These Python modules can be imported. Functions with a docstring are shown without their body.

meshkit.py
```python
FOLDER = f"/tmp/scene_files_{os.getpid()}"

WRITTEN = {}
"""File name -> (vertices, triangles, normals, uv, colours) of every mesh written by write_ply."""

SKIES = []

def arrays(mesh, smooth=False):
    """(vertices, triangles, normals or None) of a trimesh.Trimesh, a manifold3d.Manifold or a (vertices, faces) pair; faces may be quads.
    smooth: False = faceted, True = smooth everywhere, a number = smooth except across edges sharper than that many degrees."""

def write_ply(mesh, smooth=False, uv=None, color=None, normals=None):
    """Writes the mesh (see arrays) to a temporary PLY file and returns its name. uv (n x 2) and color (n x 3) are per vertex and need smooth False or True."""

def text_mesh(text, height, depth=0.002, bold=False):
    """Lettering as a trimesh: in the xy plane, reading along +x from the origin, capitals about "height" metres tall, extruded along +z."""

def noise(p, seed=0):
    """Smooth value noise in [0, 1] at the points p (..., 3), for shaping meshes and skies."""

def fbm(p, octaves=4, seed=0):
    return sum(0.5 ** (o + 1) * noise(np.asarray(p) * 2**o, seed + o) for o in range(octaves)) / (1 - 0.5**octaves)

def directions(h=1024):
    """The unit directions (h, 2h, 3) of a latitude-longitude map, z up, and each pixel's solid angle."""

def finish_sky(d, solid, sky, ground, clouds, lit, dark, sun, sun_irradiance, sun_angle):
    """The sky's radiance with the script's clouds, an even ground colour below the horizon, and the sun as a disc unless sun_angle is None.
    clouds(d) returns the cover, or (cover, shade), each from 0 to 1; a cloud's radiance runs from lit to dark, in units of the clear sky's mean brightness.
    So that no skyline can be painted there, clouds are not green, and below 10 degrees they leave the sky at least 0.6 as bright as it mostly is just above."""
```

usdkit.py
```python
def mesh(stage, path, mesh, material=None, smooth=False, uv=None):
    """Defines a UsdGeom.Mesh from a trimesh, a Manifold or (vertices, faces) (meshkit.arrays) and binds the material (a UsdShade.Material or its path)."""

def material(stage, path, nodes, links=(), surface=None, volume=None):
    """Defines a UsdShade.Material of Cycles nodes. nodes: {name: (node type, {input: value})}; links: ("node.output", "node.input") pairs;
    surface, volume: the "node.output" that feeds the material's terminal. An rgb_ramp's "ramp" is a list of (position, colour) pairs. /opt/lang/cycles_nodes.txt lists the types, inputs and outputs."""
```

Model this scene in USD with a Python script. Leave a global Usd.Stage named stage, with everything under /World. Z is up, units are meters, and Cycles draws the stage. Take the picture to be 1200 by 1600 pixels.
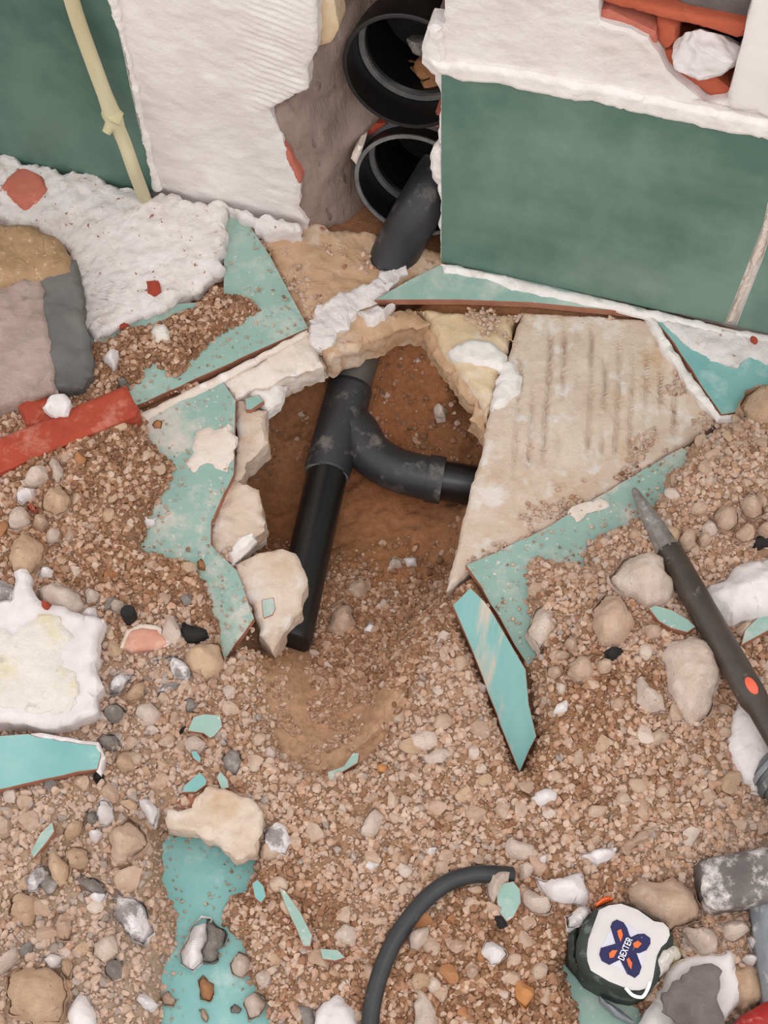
import math, random
import numpy as np, trimesh, shapely, manifold3d as m3
from shapely.geometry import Polygon, LineString, Point
from scipy import ndimage
from scipy.interpolate import LinearNDInterpolator, NearestNDInterpolator
from pxr import Usd, UsdGeom, UsdLux, UsdShade, Gf, Vt, Sdf
import usdkit, meshkit

stage = Usd.Stage.CreateInMemory()
UsdGeom.SetStageUpAxis(stage, UsdGeom.Tokens.z)
UsdGeom.SetStageMetersPerUnit(stage, 1.0)
UsdGeom.Xform.Define(stage, '/World')
UsdGeom.Scope.Define(stage, '/World/Looks')

# ------------------------------------------------------------------ camera, light, exposure
F, PX, PY = 2600.0, 600.0, 800.0
CAM = np.array([0.182, -0.781, 1.175])
YAW, PIT, ROL = -0.289, 1.122, -0.020
_r0 = np.array([math.cos(YAW), -math.sin(YAW), 0.0])
FWD = np.array([math.sin(YAW)*math.cos(PIT), math.cos(YAW)*math.cos(PIT), -math.sin(PIT)])
_u0 = np.cross(_r0, FWD)
RIGHT = math.cos(ROL)*_r0 + math.sin(ROL)*_u0
UP = -math.sin(ROL)*_r0 + math.cos(ROL)*_u0
cam = UsdGeom.Camera.Define(stage, '/World/camera')
cam.AddTransformOp().Set(Gf.Matrix4d(*[float(v) for v in (*RIGHT, 0, *UP, 0, *(-FWD), 0, *CAM, 1)]))
cam.CreateHorizontalApertureAttr(36.0)
cam.CreateVerticalApertureAttr(48.0)
cam.CreateFocalLengthAttr(36.0*F/1200.0)
cam.CreateClippingRangeAttr(Gf.Vec2f(0.02, 100.0))
cam.CreateExposureAttr(-0.22)

dome = UsdLux.DomeLight.Define(stage, '/World/room_ambience')
dome.CreateColorAttr(Gf.Vec3f(1.0, 0.988, 0.98))
dome.CreateIntensityAttr(0.50)
lamp = UsdLux.RectLight.Define(stage, '/World/ceiling_lamp')
lamp.CreateWidthAttr(0.9); lamp.CreateHeightAttr(0.9)
lamp.CreateColorAttr(Gf.Vec3f(1.0, 0.982, 0.968))
lamp.CreateIntensityAttr(6.0)
_L = np.array([0.55, -1.25, 2.45]); _T = np.array([0.1, -0.1, 0.0])
_z = (_L-_T)/np.linalg.norm(_L-_T); _x = np.cross([0, 1, 0], _z); _x /= np.linalg.norm(_x); _y = np.cross(_z, _x)
lamp.AddTransformOp().Set(Gf.Matrix4d(*[float(v) for v in (*_x, 0, *_y, 0, *_z, 0, *_L, 1)]))

# ------------------------------------------------------------------ helpers
rng = np.random.default_rng(7)

def proj(p):
    d = np.asarray(p, float) - CAM
    z = d @ FWD
    return np.stack([PX + F*(d @ RIGHT)/z, PY - F*(d @ UP)/z], -1)

def ray(px, py):
    return FWD + (px-PX)/F*RIGHT - (py-PY)/F*UP

def G(px, py, z=0.0):
    """the point at height z seen at a pixel of the photograph"""
    d = ray(px, py); t = (z-CAM[2])/d[2]
    return CAM + t*d

def WL(px, py, y=0.0):
    """the point at depth y of the wall seen at a pixel of the photograph"""
    d = ray(px, py); t = (y-CAM[1])/d[1]
    return CAM + t*d

def lin(c):
    c = np.asarray(c, float)/255.0
    return tuple(float(x) for x in np.where(c < 0.04045, c/12.92, ((c+0.055)/1.055)**2.4))

_names = {}
def numbered(path):
    k = _names.get(path, -1) + 1
    _names[path] = k
    return path if k == 0 else f'{path}_{k:03d}'

def tag(p, label=None, cat=None, group=None, kind=None):
    for k, v in (('label', label), ('category', cat), ('group', group), ('kind', kind)):
        if v: p.SetCustomDataByKey(k, v)
    return p

def path_of(parent): return '/World' if parent is None else str(parent.GetPath())

def thing(name, label=None, cat=None, group=None, kind=None, at=(0, 0, 0)):
    x = UsdGeom.Xform.Define(stage, numbered('/World/'+name))
    if any(at): x.AddTranslateOp().Set(Gf.Vec3d(*[float(v) for v in at]))
    x.GetPrim().SetCustomDataByKey('_', '') if False else None
    return tag(x.GetPrim(), label, cat, group, kind)

def obj(name, mesh, material, parent=None, smooth=35, label=None, cat=None, group=None, kind=None, off=None):
    v, f, n = meshkit.arrays(mesh, smooth)
    if off is not None: v = v - np.asarray(off, float)
    if n is not None:
        m = UsdGeom.Mesh.Define(stage, numbered(path_of(parent)+'/'+name))
        m.CreatePointsAttr(Vt.Vec3fArray.FromNumpy(v.astype(np.float32)))
        m.CreateFaceVertexCountsAttr(Vt.IntArray.FromNumpy(np.full(len(f), 3, np.int32)))
        m.CreateFaceVertexIndicesAttr(Vt.IntArray.FromNumpy(f.astype(np.int32).ravel()))
        m.CreateSubdivisionSchemeAttr('none')
        m.CreateNormalsAttr(Vt.Vec3fArray.FromNumpy(n.astype(np.float32))); m.SetNormalsInterpolation('vertex')
        if material is not None: UsdShade.MaterialBindingAPI.Apply(m.GetPrim()).Bind(material)
    else:
        m = usdkit.mesh(stage, numbered(path_of(parent)+'/'+name), (v, f), material, False)
    return tag(m.GetPrim(), label, cat, group, kind)

def solo(name, mesh, material, label, cat, group=None, kind=None, smooth=35):
    """a thing that is one mesh, its origin at its base"""
    v, f, n = meshkit.arrays(mesh, False)
    base = np.array([*(v.min(0)+v.max(0))[:2]/2, v[:, 2].min()])
    p = obj(name, mesh, material, None, smooth, label, cat, group, kind, off=base)
    UsdGeom.Xformable(p).AddTranslateOp().Set(Gf.Vec3d(*[float(x) for x in base]))
    return p

# ---- materials
MATS = {}
def mat(name, a, b, scale=40, rough=0.9, bump=0.3, bscale=250, bdist=0.002, dust=None, dscale=18, dlo=0.5, dhi=0.65,
        spot=None, sscale=160, slo=0.62, shi=0.7, spec=0.25, rand=0.0, detail=6, rl=0.32, rh=0.68, stretch=None, coat=0.0, local=False):
    """a mottled surface: colours a and b by noise, dust and spots by further noise, fine relief"""
    n = {'geo': ('geometry', {}),
         'n1': ('noise_texture', {'scale': scale, 'detail': detail, 'roughness': 0.65}),
         'r1': ('rgb_ramp', {'ramp': [(rl, lin(a)), (rh, lin(b))]}),
         'nb': ('noise_texture', {'scale': bscale, 'detail': 6, 'roughness': 0.7}),
         'bm': ('bump', {'strength': bump, 'distance': bdist}),
         'p': ('principled_bsdf', {'roughness': rough, 'specular_ior_level': spec, 'coat_weight': coat, 'coat_roughness': 0.25})}
    src = 'geo.position'
    if local:
        n['tc'] = ('texture_coordinate', {}); src = 'tc.object'
    L = []
    if stretch is not None:
        n['mp'] = ('mapping', {'scale': stretch}); L.append((src, 'mp.vector')); src = 'mp.vector'
    L += [(src, 'n1.vector'), ('n1.fac', 'r1.fac'), (src, 'nb.vector'), ('nb.fac', 'bm.height'), ('bm.normal', 'p.normal')]
    col = 'r1.color'
    if dust is not None:
        n['nd'] = ('noise_texture', {'scale': dscale, 'detail': 8, 'roughness': 0.7})
        n['md'] = ('map_range', {'from_min': dlo, 'from_max': dhi, 'clamp': True})
        n['xd'] = ('mix_color', {'b': lin(dust)})
        L += [(src, 'nd.vector'), ('nd.fac', 'md.value'), ('md.result', 'xd.fac'), (col, 'xd.a')]
        col = 'xd.result'
        if rough < 0.8:
            n['rr'] = ('map_range', {'from_min': 0.0, 'from_max': 1.0, 'to_min': rough, 'to_max': 0.9})
            L += [('md.result', 'rr.value'), ('rr.result', 'p.roughness')]
    if spot is not None:
        n['ns'] = ('noise_texture', {'scale': sscale, 'detail': 3, 'roughness': 0.6})
        n['ms'] = ('map_range', {'from_min': slo, 'from_max': shi, 'clamp': True})
        n['xs'] = ('mix_color', {'b': lin(spot)})
        L += [(src, 'ns.vector'), ('ns.fac', 'ms.value'), ('ms.result', 'xs.fac'), (col, 'xs.a')]
        col = 'xs.result'
    if rand:
        n['oi'] = ('object_info', {})
        n['mr'] = ('map_range', {'from_min': 0.0, 'from_max': 1.0, 'to_min': 1-rand, 'to_max': 1+rand})
        n['hv'] = ('hsv', {})
        L += [('oi.random', 'mr.value'), ('mr.result', 'hv.value'), (col, 'hv.color')]
        col = 'hv.color'
    L.append((col, 'p.base_color'))
    MATS[name] = usdkit.material(stage, '/World/Looks/'+name, n, L, surface='p.BSDF')
    return MATS[name]

# ---- shapes
def poly(px, z=0.0, rough=0.0, step=0.004, seed=0, wall=None):
    """pixel outline -> polygon in world xy at height z (or in wall xz at depth wall), its edge broken up by 'rough' metres"""
    P = np.array([(WL(a, b, wall)[[0, 2]] if wall is not None else G(a, b, z)[:2]) for a, b in px])
    g = Polygon(P).buffer(0)
    if g.geom_type != 'Polygon': g = max(g.geoms, key=lambda q: q.area)
    if rough:
        ring = np.array(shapely.segmentize(g.exterior, step).coords)[:-1]
        d = np.roll(ring, -1, 0) - np.roll(ring, 1, 0)
        nn = np.stack([d[:, 1], -d[:, 0]], 1)/np.maximum(np.linalg.norm(d, axis=1, keepdims=True), 1e-9)
        q = np.c_[ring, np.zeros(len(ring))]
        k = (meshkit.noise(q/(step*1.3), seed)-0.5)*1.2 + (meshkit.noise(q/(step*4), seed+9)-0.5)*1.4
        g = Polygon(ring + nn*(k*rough)[:, None]).buffer(0)
        if g.geom_type != 'Polygon': g = max(g.geoms, key=lambda q: q.area)
    return g

def slab(g, top, th, bevel=0.0, noise=0.0, nscale=90, res=0.004, seed=0, dz=None, grad=(0, 0), low=0.0):
    """a plate with outline g, its top at height top; bevelled rim, rough faces; dz(x, y) shapes the top further"""
    g = g.simplify(0.0004)
    polys = [np.array(r.coords)[:-1] for r in [g.exterior, *g.interiors]]
    m = m3.CrossSection(polys, m3.FillRule.EvenOdd).extrude(th)
    if res: m = m.refine_to_length(res)
    mm = m.to_mesh(); v = np.array(mm.vert_properties[:, :3], float); f = np.array(mm.tri_verts)
    d = shapely.distance(shapely.points(v[:, :2]), g.boundary)
    up = v[:, 2]/th
    if bevel:
        k = np.clip(1-d/bevel, 0, 1)
        drop = bevel*(1-np.sqrt(np.maximum(1-k**2, 0)))
        v[:, 2] -= np.where(up > 0.5, np.minimum(drop, th*0.8)*(up-0.5)*2, 0)
    if dz is not None: v[:, 2] += np.where(up > 0.99, dz(v[:, 0], v[:, 1]), 0)
    if noise:
        for k in range(3):
            nn = meshkit.fbm(v*nscale+k*31.7, 4, seed+k*5)-0.5
            v[:, k] += nn*noise*2*(1.0 if k == 2 else 0.7)
    c = np.array(g.centroid.coords[0])
    v[:, 2] += top-th + grad[0]*(v[:, 0]-c[0]) + grad[1]*(v[:, 1]-c[1])
    return v, f

def vert(vf):
    """a plate made in xy becomes a plate on the wall: plate x, y, z -> world x, z and out of the wall (-y)"""
    v, f = vf
    return np.stack([v[:, 0], -v[:, 2], v[:, 1]], 1), f

_ICO = {k: trimesh.creation.icosphere(k) for k in (1, 2, 3, 4)}
def rock(r, seed, sub=3, cuts=13, rough=0.12, lo=0.38):
    """an angular broken lump with half axes r, centred on the origin"""
    g = np.random.default_rng(seed)
    v = _ICO[sub].vertices.copy()
    for _ in range(cuts):
        n = g.normal(size=3); n /= np.linalg.norm(n); d = g.uniform(lo, 0.88)
        s = v @ n - d
        v -= np.where(s > 0, s, 0)[:, None]*n*0.95
    q = v + seed*3.17
    v *= (1 + rough*2*(meshkit.fbm(q*2.2, 4, seed % 97)-0.5))[:, None]
    ext = (v.max(0)-v.min(0))/2; v = (v-(v.max(0)+v.min(0))/2)/ext
    return v*np.asarray(r), _ICO[sub].faces.copy()

def rotz(vf, a):
    v, f = vf; c, s = math.cos(a), math.sin(a)
    return np.stack([v[:, 0]*c-v[:, 1]*s, v[:, 0]*s+v[:, 1]*c, v[:, 2]], 1), f

def tube(pts, radii, n=18, cap=True, inner=None):
    """a tube along pts; with inner radii it is hollow and open at both ends"""
    P = np.asarray(pts, float); radii = np.broadcast_to(np.asarray(radii, float), len(P))
    T = np.gradient(P, axis=0); T /= np.linalg.norm(T, axis=1, keepdims=True)
    a = np.cross(T[0], [0, 0, 1.0]);
    if np.linalg.norm(a) < 1e-3: a = np.cross(T[0], [0, 1.0, 0])
    a /= np.linalg.norm(a); ring = []
    for k in range(len(P)):
        a = a - T[k]*(a @ T[k]); a /= np.linalg.norm(a); b = np.cross(T[k], a)
        t = np.linspace(0, 2*np.pi, n, endpoint=False)
        ring.append((np.cos(t)[:, None]*a + np.sin(t)[:, None]*b))
    def sheet(rad): return np.concatenate([P[k]+ring[k]*rad[k] for k in range(len(P))])
    def quads(o, rows, flip=False):
        f = []
        for k in range(rows-1):
            for j in range(n):
                q = [o+k*n+j, o+k*n+(j+1) % n, o+(k+1)*n+(j+1) % n, o+(k+1)*n+j]
                f.append(q[::-1] if flip else q)
        return f
    if inner is not None:
        inner = np.broadcast_to(np.asarray(inner, float), len(P)); m = len(P)*n
        v = np.concatenate([sheet(radii), sheet(inner)])
        f = quads(0, len(P), True) + quads(m, len(P))
        for j in range(n):
            k = (j+1) % n; e = (len(P)-1)*n
            f.append([j, m+j, m+k, k][::-1]); f.append([e+j, e+k, m+e+k, m+e+j][::-1])
        return v, np.array(f)[:, ::-1]
    v = sheet(radii); f = [list(q) for q in quads(0, len(P))]
    tri = [[q[0], q[1], q[2]] for q in f]+[[q[0], q[2], q[3]] for q in f]
    if cap:
        v = np.vstack([v, P[0], P[-1]]); e = (len(P)-1)*n
        for j in range(n):
            k = (j+1) % n
            tri.append([j, len(v)-2, k]); tri.append([e+j, e+k, len(v)-1])
    return v, np.array(tri)

def spline(P, m=6):
    """Catmull-Rom through points"""
    P = np.asarray(P, float); Q = np.vstack([2*P[0]-P[1], P, 2*P[-1]-P[-2]]); out = []
    for i in range(1, len(Q)-2):
        for t in np.linspace(0, 1, m, endpoint=False):
            a, b, c, d = Q[i-1:i+3]
            out.append(0.5*(2*b+(c-a)*t+(2*a-5*b+4*c-d)*t*t+(3*b-a-3*c+d)*t**3))
    out.append(P[-1]); return np.array(out)

def smooth01(x): x = np.clip(x, 0, 1); return x*x*(3-2*x)

# ------------------------------------------------------------------ materials
mat('plaster', (209, 200, 197), (225, 218, 215), 14, bump=0.5, bscale=90, bdist=0.004, dust=(206, 188, 178), dscale=9, dlo=0.55, dhi=0.75)
mat('plaster_patch', (214, 207, 204), (224, 217, 215), 12, bump=0.15, bscale=60)
mat('plaster_rubble', (210, 200, 197), (228, 221, 218), 60, bump=0.6, bscale=160, bdist=0.004, dust=(196, 180, 170), dscale=30, dlo=0.55, dhi=0.7, spot=(150, 105, 90), sscale=150, slo=0.655, shi=0.7)
mat('grout', (216, 208, 203), (232, 227, 223), 60, bump=0.5, bscale=220, dust=(196, 182, 168), dscale=40, dlo=0.6, dhi=0.75)
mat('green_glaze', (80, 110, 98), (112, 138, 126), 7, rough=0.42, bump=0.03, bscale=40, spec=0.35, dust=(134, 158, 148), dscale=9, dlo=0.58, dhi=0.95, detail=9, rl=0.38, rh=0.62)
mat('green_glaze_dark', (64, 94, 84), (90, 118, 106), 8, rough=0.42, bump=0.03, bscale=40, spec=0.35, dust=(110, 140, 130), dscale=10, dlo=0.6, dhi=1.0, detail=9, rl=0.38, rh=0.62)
mat('teal_glaze', (130, 162, 152), (150, 176, 166), 14, rough=0.5, bump=0.05, bscale=120, spec=0.3, dust=(196, 196, 186), dscale=26, dlo=0.5, dhi=0.78, spot=(206, 196, 184), sscale=240, slo=0.66, shi=0.72)
mat('teal_dusty', (130, 160, 151), (149, 173, 163), 14, rough=0.6, bump=0.05, bscale=120, spec=0.25, dust=(206, 192, 182), dscale=15, dlo=0.5, dhi=0.66, spot=(206, 194, 180), sscale=200, slo=0.62, shi=0.7)
mat('turquoise_glaze', (108, 160, 157), (134, 178, 173), 16, rough=0.4, bump=0.05, bscale=120, spec=0.35, dust=(190, 206, 202), dscale=22, dlo=0.55, dhi=0.8)
mat('turquoise_dusty', (108, 160, 157), (134, 178, 173), 16, rough=0.45, bump=0.05, bscale=120, dust=(194, 178, 164), dscale=26, dlo=0.5, dhi=0.64, stretch=(1.6, 0.32, 1))
mat('clay_body', (150, 98, 76), (170, 120, 98), 60, bump=0.3, bscale=300)
mat('mortar_bed', (196, 172, 152), (214, 196, 180), 26, bump=0.6, bscale=200, bdist=0.003, dust=(190, 158, 126), dscale=14, dlo=0.54, dhi=0.7, spot=(216, 205, 196), sscale=42, slo=0.55, shi=0.66)
mat('mortar_pale', (210, 194, 180), (226, 212, 202), 22, bump=0.5, bscale=170, bdist=0.003, dust=(200, 174, 150), dscale=16, dlo=0.55, dhi=0.75, spot=(232, 226, 222), sscale=40, slo=0.6, shi=0.7)
mat('mortar_brown', (176, 140, 108), (198, 166, 136), 28, bump=0.5, bscale=150, bdist=0.003, dust=(214, 196, 180), dscale=22, dlo=0.52, dhi=0.68, spot=(160, 112, 88), sscale=60, slo=0.64, shi=0.72)
mat('mortar_ochre', (200, 172, 134), (216, 194, 166), 26, bump=0.5, bscale=150, bdist=0.003, dust=(222, 210, 198), dscale=22, dlo=0.5, dhi=0.66)
mat('chase_mortar', (120, 102, 94), (150, 130, 120), 20, bump=0.7, bscale=90, bdist=0.005, dust=(170, 148, 138), dscale=26, dlo=0.55, dhi=0.72, spot=(96, 82, 76), sscale=70, slo=0.62, shi=0.7, stretch=(1, 1, 0.35))
mat('terracotta', (164, 80, 57), (184, 95, 69), 40, bump=0.3, bscale=260, dust=(206, 146, 122), dscale=50, dlo=0.6, dhi=0.75)
mat('terracotta_pale', (186, 132, 112), (204, 152, 132), 40, bump=0.2, bscale=220, dust=(214, 186, 170), dscale=40, dlo=0.55, dhi=0.75)
mat('red_brick', (148, 60, 43), (170, 77, 56), 40, bump=0.4, bscale=220, dust=(196, 146, 128), dscale=20, dlo=0.53, dhi=0.72)
mat('red_clay_lump', (172, 96, 80), (190, 114, 96), 40, bump=0.4, bscale=220, dust=(218, 176, 162), dscale=40, dlo=0.62, dhi=0.75)
mat('pipe_plastic', (38, 38, 41), (50, 50, 53), 20, rough=0.42, bump=0.05, bscale=150, dust=(140, 132, 126), dscale=38, dlo=0.54, dhi=0.8, spec=0.45)
mat('pipe_black', (15, 15, 17), (24, 24, 26), 20, rough=0.35, bump=0.04, bscale=150, dust=(120, 112, 104), dscale=34, dlo=0.66, dhi=0.9, spec=0.5)
mat('pipe_grey', (74, 70, 66), (92, 88, 82), 26, rough=0.5, bump=0.05, bscale=150, dust=(150, 138, 124), dscale=26, dlo=0.58, dhi=0.8, spec=0.4)
mat('socket_grey', (60, 58, 58), (84, 82, 82), 26, rough=0.55, bump=0.05, bscale=150, dust=(140, 130, 124), dscale=20, dlo=0.5, dhi=0.75, spec=0.4)
mat('socket_rim', (84, 84, 86), (120, 118, 116), 60, rough=0.5)
mat('hose_rubber', (34, 36, 38), (48, 50, 52), 40, rough=0.45, bump=0.1, bscale=300, dust=(120, 112, 104), dscale=40, dlo=0.62, dhi=0.85, spec=0.45)
mat('cane', (182, 172, 140), (202, 192, 160), 30, rough=0.55, bump=0.1, bscale=120, spec=0.3, dust=(178, 160, 120), dscale=20, dlo=0.6, dhi=0.85, stretch=(1, 1, 0.25))
mat('cane_node', (178, 168, 132), (198, 188, 152), 60, bump=0.5, bscale=300, dust=(150, 132, 92), dscale=60, dlo=0.55, dhi=0.75)
mat('beige_stone', (180, 150, 129), (203, 173, 151), 55, bump=0.85, bscale=260, bdist=0.003, rand=0.07, dust=(204, 184, 166), dscale=60, dlo=0.5, dhi=0.7, spot=(150, 124, 100), sscale=420, slo=0.66, shi=0.72)
mat('pale_stone', (196, 174, 159), (215, 197, 184), 45, bump=0.85, bscale=240, bdist=0.003, rand=0.05, spot=(168, 146, 128), sscale=380, slo=0.64, shi=0.72, dust=(214, 190, 168), dscale=40, dlo=0.55, dhi=0.75)
mat('sandy_stone', (182, 151, 124), (204, 174, 147), 50, bump=0.85, bscale=240, bdist=0.003, rand=0.06, spot=(146, 112, 80), sscale=330, slo=0.64, shi=0.72)
mat('white_plaster_lump', (204, 196, 194), (221, 214, 213), 40, bump=0.4, bscale=200, dust=(206, 192, 182), dscale=40, dlo=0.6, dhi=0.75)
mat('grey_white_lump', (132, 124, 122), (168, 160, 158), 60, bump=0.7, bscale=300, bdist=0.003, dust=(230, 224, 224), dscale=55, dlo=0.46, dhi=0.56)
mat('grey_lump', (112, 104, 100), (150, 142, 136), 60, bump=0.7, bscale=300, bdist=0.003, dust=(186, 174, 164), dscale=60, dlo=0.55, dhi=0.7)
mat('charcoal_face', (96, 88, 86), (122, 114, 110), 40, bump=0.7, bscale=300, bdist=0.003, dust=(150, 138, 132), dscale=70, dlo=0.6, dhi=0.75)
mat('block_face', (160, 138, 128), (182, 160, 150), 30, bump=0.8, bscale=160, bdist=0.004, dust=(112, 102, 96), dscale=24, dlo=0.56, dhi=0.68)
mat('block_dark', (92, 90, 88), (116, 113, 110), 16, bump=0.4, bscale=160, dust=(146, 140, 136), dscale=24, dlo=0.56, dhi=0.8)
mat('block_sand', (166, 132, 98), (192, 158, 122), 50, bump=0.9, bscale=260, bdist=0.004, spot=(214, 186, 156), sscale=200, slo=0.6, shi=0.7)
mat('brown_stone', (146, 98, 64), (176, 126, 88), 60, bump=0.6, bscale=400, rand=0.12)
mat('orange_stone', (176, 118, 72), (198, 142, 92), 40, bump=0.5, bscale=200)
mat('black_lump', (26, 25, 25), (44, 42, 41), 50, rough=0.7, bump=0.5, bscale=300)
mat('plaster_cream', (205, 198, 189), (219, 212, 205), 40, bump=0.6, bscale=70, bdist=0.006, dust=(208, 196, 164), dscale=26, dlo=0.5, dhi=0.66, spot=(186, 178, 166), sscale=60, slo=0.62, shi=0.7)
mat('steel_dark', (46, 38, 33), (64, 54, 46), 50, rough=0.42, bump=0.15, bscale=200, spec=0.6, dust=(150, 138, 130), dscale=60, dlo=0.63, dhi=0.75)
mat('steel_tip', (92, 84, 78), (140, 136, 132), 80, rough=0.38, bump=0.2, bscale=250, spec=0.7, dust=(190, 184, 178), dscale=80, dlo=0.58, dhi=0.7)
mat('hammer_steel', (82, 76, 74), (112, 104, 100), 40, rough=0.5, bump=0.3, bscale=160, spec=0.5, dust=(214, 206, 202), dscale=34, dlo=0.5, dhi=0.62)
mat('hammer_end', (62, 57, 55), (84, 78, 76), 40, rough=0.5, bump=0.2, bscale=160, spec=0.5, dust=(160, 150, 146), dscale=44, dlo=0.6, dhi=0.75)
mat('handle_steel', (104, 108, 114), (140, 142, 146), 30, rough=0.45, bump=0.15, bscale=140, spec=0.5, dust=(200, 196, 192), dscale=40, dlo=0.58, dhi=0.7)
mat('drill_grey', (66, 70, 72), (92, 96, 98), 40, rough=0.45, bump=0.1, bscale=150, spec=0.5, dust=(170, 166, 162), dscale=50, dlo=0.6, dhi=0.75)
mat('red_mark', (214, 84, 62), (230, 110, 84), 80, rough=0.6)
mat('red_plastic', (140, 30, 28), (160, 40, 38), 30, rough=0.4, dust=(210, 150, 140), dscale=50, dlo=0.62, dhi=0.8)
mat('tape_rubber', (40, 46, 44), (58, 64, 60), 40, rough=0.55, bump=0.2, bscale=250, dust=(140, 144, 138), dscale=55, dlo=0.56, dhi=0.78)
mat('tape_face', (196, 190, 188), (206, 200, 198), 30, rough=0.6, bump=0.05)
mat('tape_panel', (196, 192, 204), (206, 202, 210), 40, rough=0.6)
mat('tape_navy', (34, 32, 72), (42, 40, 84), 60, rough=0.5, spot=(200, 190, 184), sscale=330, slo=0.68, shi=0.72)
mat('tape_orange', (226, 98, 48), (236, 114, 62), 60, rough=0.5)
mat('tape_white', (232, 230, 232), (238, 236, 238), 60, rough=0.6)
mat('soil', (150, 100, 66), (170, 118, 80), 30, bump=0.8, bscale=260, bdist=0.004, dust=(186, 142, 104), dscale=50, dlo=0.56, dhi=0.72)
mat('gravel_brown_a', (140, 103, 78), (164, 125, 98), 60, bump=0.4, bscale=500, rand=0.16)
mat('gravel_brown_b', (120, 84, 60), (146, 107, 80), 60, bump=0.4, bscale=500, rand=0.16)
mat('gravel_tan_a', (172, 138, 115), (190, 156, 132), 60, bump=0.4, bscale=500, rand=0.12)
mat('gravel_tan_b', (160, 126, 103), (180, 146, 122), 60, bump=0.4, bscale=500, rand=0.12)
mat('gravel_pale_a', (186, 157, 137), (203, 176, 156), 60, bump=0.4, bscale=500, rand=0.08)
mat('gravel_pale_b', (178, 151, 135), (196, 171, 154), 60, bump=0.4, bscale=500, rand=0.08)
mat('gravel_grey', (150, 134, 124), (176, 160, 150), 60, bump=0.4, bscale=500, rand=0.14)
M = MATS

# ground under the rubble: its own colour is laid down per vertex (brown soil, tan gravel dust, pale mortar dust)
usdkit.material(stage, '/World/Looks/ground', {
    'geo': ('geometry', {}), 'at': ('attribute', {'attribute': 'tint'}),
    'n1': ('noise_texture', {'scale': 190, 'detail': 5, 'roughness': 0.7}),
    'm1': ('map_range', {'from_min': 0.3, 'from_max': 0.7, 'to_min': 0.72, 'to_max': 1.2}),
    'hv': ('hsv', {}),
    'vo': ('noise_texture', {'scale': 520, 'detail': 4, 'roughness': 0.7}),
    'ad': ('math', {'math_type': 'add'}),
    'bm': ('bump', {'strength': 0.6, 'distance': 0.003}),
    'p': ('principled_bsdf', {'roughness': 0.95, 'specular_ior_level': 0.15})},
    [('geo.position', 'n1.vector'), ('n1.fac', 'm1.value'), ('m1.result', 'hv.value'), ('at.color', 'hv.color'), ('hv.color', 'p.base_color'),
     ('geo.position', 'vo.vector'), ('vo.fac', 'ad.value1'), ('n1.fac', 'ad.value2'), ('ad.value', 'bm.height'), ('bm.normal', 'p.normal')], surface='p.BSDF')
M['ground'] = UsdShade.Material.Get(stage, '/World/Looks/ground')

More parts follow.
